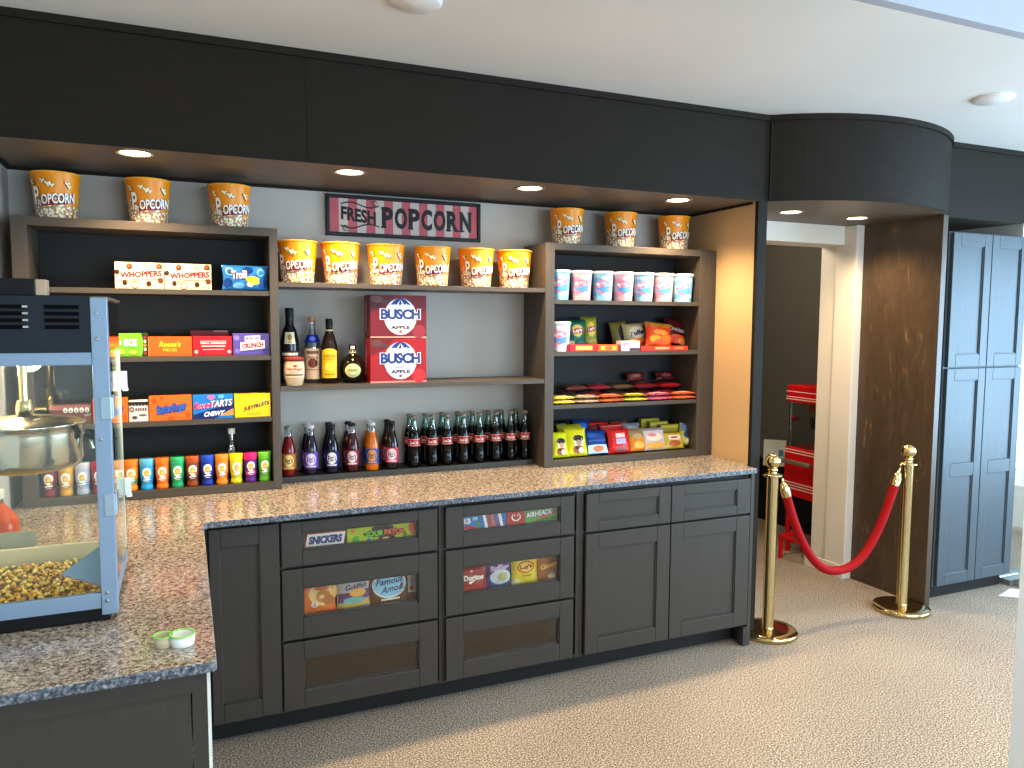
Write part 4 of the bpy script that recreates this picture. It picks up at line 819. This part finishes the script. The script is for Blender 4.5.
dbox('blue and red striped taffy box behind the second top drawer window', 1.060, 1.285, dz(0), .811, (40, 120, 200), stripes + [('t', '33', .17, .70, .18, .34, W_, {'bold': .06}), ('e', .2, .18, .2, .26, C(200, 40, 60)), ('e', .12, .16, .07, .12, C(240, 170, 180)), ('r', .3, .72, .4, .9, C(150, 200, 240))])
dbox('red, blue and green taffy box with white lettering behind the second top drawer window', 1.288, 1.540, dz(0), .814, (196, 40, 44),
     [('p', [(.34, 1), (1, 1), (1, 0), (.36, 0)], C(90, 170, 70)), ('p', [(.36, .0), (.62, .40), (1, .5), (1, 0)], C(40, 140, 70)), ('p', [(.45, .2), (.75, .62), (.98, .80), (.98, .66), (.7, .4)], C(214, 90, 50)), ('e', .18, .62, .09, .24, W_), ('e', .18, .66, .07, .2, C(196, 40, 44)), ('e', .15, .72, .012, .04, W_), ('e', .21, .72, .012, .04, W_),
      ('t', 'AIRHEADS', .62, .70, .52, .34, C(30, 60, 140), {'bold': .07, 'rise': .12}), ('t', 'AIRHEADS', .62, .71, .50, .30, W_, {'bold': .03, 'rise': .12})])
def dbag(lab, x0, x1, z0, z1, col, pr, crimp=None, seed=0, t=.045, Y=.068, roll=0):
    o = bag_mesh(x1-x0, z1-z0, t, col, pr, crimp, seed).build('snack_bag'); o.location = ((x0+x1)/2, Y, z0+abs(math.sin(roll))*(x1-x0)*.45); o.rotation_euler = (-.08, roll, 0); return tag(o, lab, 'snack bag', G5)
z = dz(1)
dbag('orange cracker bag with a round white number badge behind the first middle drawer window', .388, .545, z, .602, (236, 120, 30), [('e', .68, .62, .40, .34, C(240, 196, 130)), ('e', .66, .55, .20, .18, C(200, 130, 60)), ('e', .8, .42, .16, .14, C(180, 110, 50)), ('e', .62, .78, .2, .06, C(206, 110, 70)), ('e', .42, .34, .09, .085, W_), ('t', '22', .42, .34, .09, .09, C(214, 110, 40), {'bold': .05}), ('r', .5, .0, 1, .14, C(226, 80, 20))], seed=51)
dbag('silver and purple cracker bag behind the first middle drawer window', .545, .685, z, .598, (196, 190, 196), [('r', .02, .30, .98, .58, C(110, 60, 120), .1), ('r', .02, .10, .98, .26, C(226, 190, 90), .1), ('e', .6, .54, .26, .12, C(236, 170, 60)), ('e', .5, .32, .34, .10, C(120, 190, 190)), ('t', 'Goldfish', .56, .74, .66, .16, C(70, 60, 90), {'bold': .02, 'shear': .2, 'rise': .06})], seed=52)
dbag('brown cookie bag with pale blue badge reading Famous Amos behind the drawer window', .680, .845, z, .612, (120, 70, 44), [('e', .5, .58, .47, .36, C(236, 240, 244)), ('e', .5, .58, .43, .32, C(150, 206, 236)), ('t', 'Famous', .5, .70, .74, .18, C(24, 60, 120), {'bold': .02, 'shear': .25, 'rise': .08}), ('t', 'Amos', .54, .48, .58, .18, C(24, 60, 120), {'bold': .02, 'shear': .25, 'rise': .08}), ('r', .26, .16, .76, .22, C(236, 226, 214))], seed=53, Y=.066)
dbag('small cookie bag with a white square mark at the end of the first middle drawer', .835, .905, z, .585, (110, 74, 50), [('r', .2, .25, .75, .85, C(226, 222, 210)), ('e', .48, .6, .16, .12, C(150, 190, 210)), ('e', .45, .4, .15, .1, C(140, 90, 60))], seed=54, t=.035, Y=.10)
dbag('red chip bag with white lettering behind the second middle drawer window', 1.050, 1.205, z, .578, (170, 36, 40), [('t', 'Doritos', .56, .60, .64, .20, W_, {'bold': .04}), ('e', .5, .84, .05, .04, C(240, 200, 190)), ('p', [(.36, .44), (.52, .50), (.62, .5), (.44, .36)], W_), ('e', .5, .2, .3, .1, C(196, 60, 60))], seed=55)
dbag('blue and white ridged chip bag behind the second middle drawer window', 1.200, 1.325, z, .582, (50, 70, 150), [('e', .52, .45, .42, .28, C(206, 216, 226)), ('e', .6, .46, .22, .16, C(190, 180, 130)), ('t', 'Ruffles', .5, .80, .74, .20, C(226, 190, 220), {'bold': .06, 'rise': .04}), ('r', .05, .03, .95, .14, C(40, 80, 170))], crimp=(60, 80, 150), seed=56, Y=.075)
dbag('bright yellow chip bag behind the second middle drawer window', 1.318, 1.452, z, .592, (236, 210, 40), [('e', .5, .66, .34, .20, C(196, 60, 40)), ('e', .5, .66, .30, .16, C(236, 190, 70)), ('t', "Lay's", .5, .66, .48, .18, C(150, 30, 30), {'bold': .05, 'rise': .04}), ('r', .36, .34, .70, .40, C(170, 160, 40)), ('e', .14, .16, .14, .12, C(240, 226, 170))], seed=57, Y=.066)
dbag('orange-brown cheese snack bag at the end of the second middle drawer', 1.445, 1.575, z, .584, (176, 90, 34), [('t', 'Cheetos', .48, .62, .72, .18, C(240, 190, 70), {'bold': .06, 'rise': .14}), ('e', .5, .42, .3, .06, C(150, 60, 24)), ('e', .56, .2, .16, .1, C(226, 206, 190)), ('r', .05, .02, .95, .10, C(150, 40, 30))], seed=58, Y=.08)
# ------------------------------------------------------------------ popcorn machine on the counter's return
mx0, mx1, my0, my1 = -.605, -.163, -.95, -.50
m = empty('popcorn_machine', ((mx0+mx1)/2, (my0+my1)/2, .9145), 'glass-sided popcorn machine with black top and steel kettle on the counter', 'popcorn machine')
ox, oy, oz = m.location
def PB(name, parent, *bs, bev=.002):
    mb = MB()
    for a in bs: mb.box(a[0]-ox, a[1]-ox, a[2]-oy, a[3]-oy, a[4]-oz, a[5]-oz, a[6], bev)
    return mb.build(name, parent)
NAVY = mat((32, 38, 48), .42)
PB('base', m, (mx0+.004, mx1-.018, my0+.006, my1-.006, .9148, .946, BLACK))
for x0, y0 in ((mx0, my0), (mx1-.036, my0), (mx0, my1-.03)):
    p = PB('corner_post', m, (x0, x0+(.036 if y0 == my0 else .03), y0, y0+.03, .930, 1.697, ALU))
    if x0 > -.3 and y0 == my0:
        for z in (.965, .985, 1.36, 1.60, 1.66):
            sc = MB(); sc.lathe([(.0045, 0), (.0045, .0012), (.003, .002)], STEEL, 12); q = sc.build('screw', p); q.rotation_euler = (PI/2, 0, 0); q.location = (x0+.012-ox, y0-oy, z-oz)
PB('lower_rail', m, (mx0+.036, mx1-.036, my0+.003, my0+.02, .946, .984, ALU), (mx1-.02, mx1-.004, my0+.03, my1-.03, .946, .972, ALU), (mx0+.004, mx0+.02, my0+.03, my1-.03, .946, .984, ALU))
PB('upper_rail', m, (mx0+.036, mx1-.036, my0+.003, my0+.02, 1.538, 1.568, ALU))
hs = PB('housing', m, (mx0+.036, mx1-.036, my0+.004, my1-.004, 1.568, 1.700, NAVY), (mx1-.036, mx1-.006, my0+.03, my1-.03, 1.568, 1.692, mat((120, 124, 130), .12, 1)))
sl = []; SLOT = mat((4, 4, 5), .7, 0, 0, 0, .1)
for k in range(4):
    z = 1.674-.0155*k
    sl += [(-.292, -.222, my0+.001, my0+.006, z-.0045, z+.0045, SLOT), (-.42, -.328, my0+.001, my0+.006, z-.0045, z+.0045, SLOT), (-.335, -.324, my0-.0005, my0+.006, z-.002, z+.003, STEEL)]
PB('louvers', hs, *sl, bev=0)
PB('top_cap', m, (-.59, -.308, my0+.006, my0+.05, 1.7005, 1.738, CAPK), (-.308, -.286, my0+.006, my0+.05, 1.7005, 1.737, mat((176, 156, 132), .4)))
PB('roof_edge', m, (mx1-.036, mx1-.002, my0+.03, my1-.01, 1.694, 1.7, mat((170, 150, 124), .35, .6)), bev=0)
PB('front_pane', m, (mx0+.036, mx1-.036, my0+.009, my0+.0125, .984, 1.538, GLASS), bev=0)
PB('back_pane', m, (mx0+.03, mx1-.03, my1-.012, my1-.009, .99, 1.568, GLASS), bev=0)
dr = PB('side_door', m, (mx1-.012, mx1-.008, my0+.032, my1-.002, .975, 1.56, GLASS), bev=0)
ew = mat((216, 226, 214), .3)
PB('door_edge', dr, (mx1-.0125, mx1-.0075, my1-.006, my1-.002, .975, 1.56, ew), (mx1-.0125, mx1-.0075, my0+.032, my0+.036, .975, 1.56, ew), bev=0)
for z in (1.20, 1.435):
    PB('hinge', dr, (mx1-.022, mx1+.002, my0-.0025, my0+.002, z-.028, z+.028, mat((170, 190, 205), .3, .6)), (mx1-.006, mx1+.006, my0+.002, my0+.06, z-.026, z+.026, mat((170, 190, 205), .3, .6)))
for z in (1.155, 1.47):
    PB('door_clip', dr, (mx1-.007, mx1+.010, my1-.012, my1+.004, z-.026, z+.026, mat((206, 216, 220), .35)), (mx1-.003, mx1+.012, my1-.009, my1+.001, z-.032, z-.022, W_))
PB('back_ledge', m, (mx0+.02, mx1-.02, my1-.03, my1-.014, .950, 1.004, mat((216, 206, 170), .5)))
tray = mat((150, 130, 80), .35, .7)
PB('popcorn_deck', m, (mx0+.02, mx1-.022, my0+.02, my1-.03, .9465, .955, tray))
# kettle hung under the top
kc = at(26, 440, -.73); kr = at(84, 440, -.73).x-kc.x; kz1 = at(26, 424, -.73).z; kz0 = at(26, 466, -.73).z
k = MB(); kx, ky = kc.x-ox, -.73-oy
k.lathe([(kr*.55, kz0-oz-.012), (kr*.92, kz0-oz), (kr*.985, kz0-oz+.02), (kr, kz1-oz-.02), (kr*1.0, kz1-oz-.004), (kr*1.05, kz1-oz), (kr*1.05, kz1-oz+.004), (kr*.98, kz1-oz+.004)], mat((232, 226, 212), .13, 1), 48, (kx, ky, 0), cap1=False)
ke = k.build('kettle', m)
l = MB(); l.lathe([(kr*.98, kz1-oz+.004), (kr*.9, kz1-oz+.010), (kr*.5, kz1-oz+.018), (kr*.15, kz1-oz+.021), (.02, kz1-oz+.045), (.016, kz1-oz+.060)], mat((206, 190, 150), .22, 1), 40, (kx, ky, 0)); l.build('kettle_lid', ke)
s_ = MB(); s_.lathe([(.010, kz1-oz+.055), (.010, 1.568-oz)], mat((220, 200, 150), .25, 1), 16, (kx, ky, 0)); s_.build('stirring_shaft', ke)
PB('hanger', ke, (kc.x-.13, kc.x-.10, -.62, -.59, 1.20, 1.568, mat((200, 186, 150), .3, .8)), bev=.002)
cr = MB(); cr.tube([(kx+kr*.9, ky, kz1-oz-.03), (kx+kr+.012, ky-.01, kz1-oz-.026), (kx+kr+.020, ky-.01, kz1-oz-.07)], .006, STEEL); cr.tube([(kx+kr+.012, ky-.012, kz1-oz-.03), (kx+kr+.030, ky-.03, kz1-oz-.034)], .013, BLACK); cr.build('crank_handle', ke)
lamp('POINT', 'machine_lamp', (-.42, -.66, 1.53), 11, (1, .84, .60), shadow_soft_size=.04)
mb = MB(); rnd = random.Random(5); pm = [mat((236, 196, 84), .5), mat((250, 226, 140), .5), mat((150, 100, 40), .5), mat((224, 168, 60), .5)]
for i in range(1100):
    x, y = rnd.uniform(mx0+.04, mx1-.05), rnd.uniform(my0+.035, my1-.05); r_ = rnd.uniform(.003, .0075)
    mb.lathe([(r_*.5, -r_*.6), (r_, 0), (r_*.35, r_*.7)], pm[rnd.choice((0, 0, 1, 1, 2, 3))], 6, (x, y, .9557+r_*.6+rnd.choice((0, 0, .004))), smooth=rnd.random() < .5)
tag(mb.build('popcorn'), 'leftover yellow popcorn and kernels on the machine deck', 'popcorn', kind='stuff')
mb = MB(); mb.add([(-.165-.03, -.905, .985), (-.290, -.88, 1.02), (-.205, -.84, 1.075), (-.195, -.86, .99), (-.197, -.84, 1.07), (-.285, -.875, 1.026)], [(0, 1, 2), (0, 2, 4), (0, 1, 5), (1, 2, 4, 5), (0, 3, 4)], mat((150, 176, 200), .3, .6))
mb.tube([(-.20, -.85, 1.06), (-.19, -.80, 1.09), (-.186, -.75, 1.10)], .008, mat((150, 176, 200), .3, .6))
mb.tube([(-.195, -.905, .985), (-.290, -.88, 1.02)], .002, STEEL).tube([(-.198, -.90, .957), (-.196, -.902, .987)], .004, STEEL)
tag(mb.build('popcorn_scoop'), 'bluish metal popcorn scoop standing in the machine corner', 'scoop')
# oil jug and paper behind the machine
p = at(2, 520, -.33)
j = empty('oil_jug', (p.x-.01, -.33, .9145), 'clear jug of orange popping oil on the counter behind the machine', 'jug')
MB().lathe([(.05, 0), (.055, .005), (.055, .11), (.050, .14), (.022, .175), (.016, .185)], mat((206, 84, 30), .15), 28).build('body', j)
MB().lathe([(.016, .185), (.016, .205)], CLEARB, 20).build('neck', j); MB().lathe([(.019, .198), (.019, .222), (.017, .224)], mat((220, 214, 200), .4), 20).build('cap', j)
mb = MB(); art(mb, [('r', 0, 0, 1, 1, C(226, 130, 50)), ('r', .1, .62, .9, .84, C(246, 210, 120)), ('e', .5, .35, .3, .2, C(206, 60, 40))], cyl_map(lambda v: .0552, .03, .10, .2, 1.0)); mb.build('label', j)
a = at(-14, 534, my1+.012); b = at(38, 574, my1+.012)
o = MB().box(a.x, b.x, my1+.004, my1+.007, .9155, a.z, mat((206, 210, 196), .6)).build('paper_card'); tag(o, 'pale card standing against the back of the popcorn machine', 'card')
# two small tubs on the counter's near end
for (px, py, r_, lab, col) in ((163.3, 649, .020, 'small beige cup with a green rim at the near counter corner', (190, 176, 150)), (182.5, 648, .027, 'small white cup with a green rim at the near counter corner', (226, 232, 228))):
    p = atz(px, py, .914)
    t = empty('sample_cup', (p.x, p.y+r_*.7, .9145), lab, 'cup', 'small cups on the counter')
    MB().lathe([(r_*.86, 0), (r_*.95, .002), (r_, .024), (r_*.9, .024), (r_*.84, .006)], C(*col), 24).build('cup', t)
    MB().lathe([(r_*1.0, .0235), (r_*1.05, .0245), (r_*1.05, .027), (r_*.94, .027), (r_*.9, .0245)], C(150, 214, 110), 24, cap0=False, cap1=False).build('rim', t)

# ------------------------------------------------------------------ rope barrier
def stanchion(loc, lab, rz):
    s = empty('stanchion', loc, lab, 'stanchion', 'brass rope stanchions', rz)
    MB().lathe([(.150, .0), (.153, .003), (.153, .020), (.148, .026), (.10, .030), (.034, .034)], BRASS, 48).build('base', s)
    MB().lathe([(.033, .034), (.0295, .044), (.0295, .845)], BRASS, 28).build('post', s)
    MB().lathe([(.0295, .845), (.050, .848), (.050, .856), (.026, .860), (.020, .872), (.028, .880), (.020, .888)], BRASS, 28).build('collar', s)
    MB().sphere((0, 0, .924), .041, BRASS, 24).build('ball_finial', s)
    mb = MB(); mb.tube([(.04, 0, .852), (.056, 0, .850), (.062, 0, .838), (.056, 0, .830)], .004, BRASS, 8); mb.build('hook', s)
    return s
A = Vector((2.815, .085, 0)); B = Vector((3.765, .05, 0)); d = (B-A).normalized(); ang = math.atan2(d.y, d.x)
stanchion(A + Vector((0, 0, .0005)), 'brass ball-topped stanchion beside the end of the base cabinets', ang)
stanchion(B + Vector((0, 0, .0005)), 'brass ball-topped stanchion in front of the walnut panel', ang+PI)
rp = empty('barrier_rope', (A+B)/2 + Vector((0, 0, .4)), 'red velvet rope hanging between the two brass stanchions', 'rope')
a = A + d*.062 + Vector((0, 0, .832)); b = B - d*.062 + Vector((0, 0, .832)); o0 = Vector(rp.location)
def cat(t):
    # sagging rope
    q = a.lerp(b, t); s = 2*t-1; q.z -= .545*(1-(.35*s*s+.65*abs(s)**2.6)); return q
pts = [cat(.032+.936*k/40)-o0 for k in range(41)]
VEL = mat((150, 3, 9), .7, 0, 0, 0, .2); MB().tube(pts, .0235, VEL, 14).build('rope', rp)
for e0, t0, t1 in ((0, 0, .040), (1, 1, .960)):
    p0, p1 = cat(t0)-o0, cat(t1)-o0; u = (p1-p0)
    q = [p0, p0+u*.25, p0+u*.3, p0+u*.5, p0+u*.6, p1]
    MB().tube(q, [.006, .008, .018, .021, .026, .026], BRASS, 14).build('end_cap', rp)

# ------------------------------------------------------------------ popcorn cart in the back room, its front to the passage
c = empty('popcorn_cart', (4.16, 1.065, 0), 'red popcorn cart with striped trim standing beyond the doorway', 'cart')
ox, oy, oz = c.location
CRED = mat((196, 18, 26), .35); CWH = mat((230, 210, 206), .4); X0, X1, Yc0, Yc1 = 3.96, 4.38, .905, 1.228
PB('canopy', c, (X0, X1, Yc0, Yc1-.004, 1.085, 1.208, CRED), bev=.010)
PB('canopy_stripes', c, *[(X0-.002, X1+.002, Yc0-.002, Yc1-.002, z, z+.006, CWH) for z in (1.106, 1.122, 1.160)], bev=0)
for x in (X0+.012, X1-.03):
    for y in (Yc0+.012, Yc1-.034): PB('window_post', c, (x, x+.010, y, y+.010, .766, 1.085, STEEL), bev=0)
PB('window_pane', c, (X0+.016, X0+.018, Yc0+.02, Yc1-.03, .766, 1.085, GLASS), bev=0)
PB('cabinet', c, (X0, X1, Yc0, Yc1, .415, .766, CRED), bev=.008)
PB('cabinet_stripes', c, *[(X0-.002, X1+.002, Yc0-.002, Yc1+.002, z, z+.007, CWH) for z in (.470, .490, .510, .725, .745)], bev=0)
mb = MB(); mb.tube([(X0-.04-ox, Yc1-.03-oy, .668), (X0-.04-ox, Yc0+.03-oy, .668)], .016, mat((190, 176, 160), .3, .8))
for y in (Yc1-.06, Yc0+.06): mb.tube([(X0+.005-ox, y-oy, .668), (X0-.04-ox, y-oy, .668)], .008, STEEL)
mb.build('handle', c)
mb = MB(); mb.lathe([(.055, .90), (.065, .91), (.065, .97), (.068, .98)], mat((60, 60, 62), .3, .6), 24, (-.04, 0, 0)).tube([(-.04, 0, .98), (-.04, 0, 1.085)], .008, STEEL); mb.build('kettle', c)
mb = MB(); mb.sphere((X0+.10-ox, Yc1+.022-oy, .955), .026, CRED, 16).tube([(X0+.10-ox, Yc1+.022-oy, .955), (X0+.10-ox, Yc1-.03-oy, .955)], .006, STEEL); mb.build('knob', c)
MB().sphere((X0+.045-ox, Yc0+.12-oy, 1.055), .026, CRED, 16).build('interior_lamp', c)
for x, y in ((X0+.01, Yc0+.02), (X1-.05, Yc0+.02), (X0+.01, Yc1-.05), (X1-.05, Yc1-.05)): PB('leg', c, (x, x+.028, y, y+.028, .001, .415, CRED), bev=.003)
PB('foot_rail', c, (3.80, X0+.02, Yc1-.165, Yc1-.143, .145, .172, CRED), (3.80, 3.824, Yc1-.165, Yc1-.143, .001, .147, CRED), bev=.003)
PB('front_bar', c, (3.801, 3.823, Yc0+.01, Yc1-.166, .146, .171, CRED), bev=.003)
PB('lower_shelf', c, (X0+.03, X1-.05, Yc0+.05, Yc1-.05, .165, .18, BLACK), bev=0)
o = MB().box(-.085, .085, 0, .004, 0, .21, mat((214, 226, 222), .5)).box(.03, .065, -.001, 0, .08, .13, mat((80, 150, 210), .4)).build('notice_card'); o.location = (4.34, 1.74, .001); o.rotation_euler = (-.1, 0, -.75)
o.location.z = .50
tag(o, 'pale green notice card with a blue mark leaning in the back room', 'card')
# papers by the glass door
o = MB().box(-.03, .03, -.01, .01, 0, .17, mat((206, 190, 166), .6)).build('cardboard_piece'); o.location = (4.80, .03, .001); o.rotation_euler = (.0, .12, .3); tag(o, 'upright beige cardboard piece beside the glass door sill', 'cardboard')
mb = MB(); mb.add([(0, 0, .002), (.20, .06, .002), (.26, -.07, .012), (.10, -.08, .002)], [(0, 1, 2, 3)], mat((226, 224, 216), .6)); o = mb.build('paper_sheet'); o.location = (4.50, -.02, .0); tag(o, 'white sheet of paper on the carpet before the pantry', 'paper')
# ------------------------------------------------------------------ light
def area(loc, rot, sx, sy, e, col):
    o = lamp('AREA', 'window_light', loc, e, col, shape='RECTANGLE', size=sx, size_y=sy); o.rotation_euler = rot; return o
area((6.4, -2.4, 1.35), (0, PI/2, 0), 1.8, 3.6, 270, (.46, .74, 1))
area((2.9, -5.8, 1.5), (PI/2, 0, 0), 4.1, 1.5, 165, (.62, .82, 1))
for x, y in ((1.0, -2.2), (3.0, -1.9), (4.8, -2.0), (2.0, -4.0)):
    lamp('SPOT', 'ceiling_downlight', (x, y, 2.93), 105, (1, .82, .60), spot_size=math.radians(150), spot_blend=1, shadow_soft_size=.08)
lamp('POINT', 'back_room_fill', (3.25, 1.35, 2.40), 26, (1, .85, .65), shadow_soft_size=.15)  # added fill without a fixture, brightens the back room
w = bpy.data.worlds.new('sky'); scn.world = w; w.use_nodes = True
w.node_tree.nodes['Background'].inputs[0].default_value = (.80, .92, 1, 1); w.node_tree.nodes['Background'].inputs[1].default_value = 1.6
scn.view_settings.view_transform = 'AgX' if False else 'Standard'
scn.view_settings.look = 'None'; scn.view_settings.exposure = .32; scn.view_settings.gamma = .90
scn.cycles.use_denoising = True
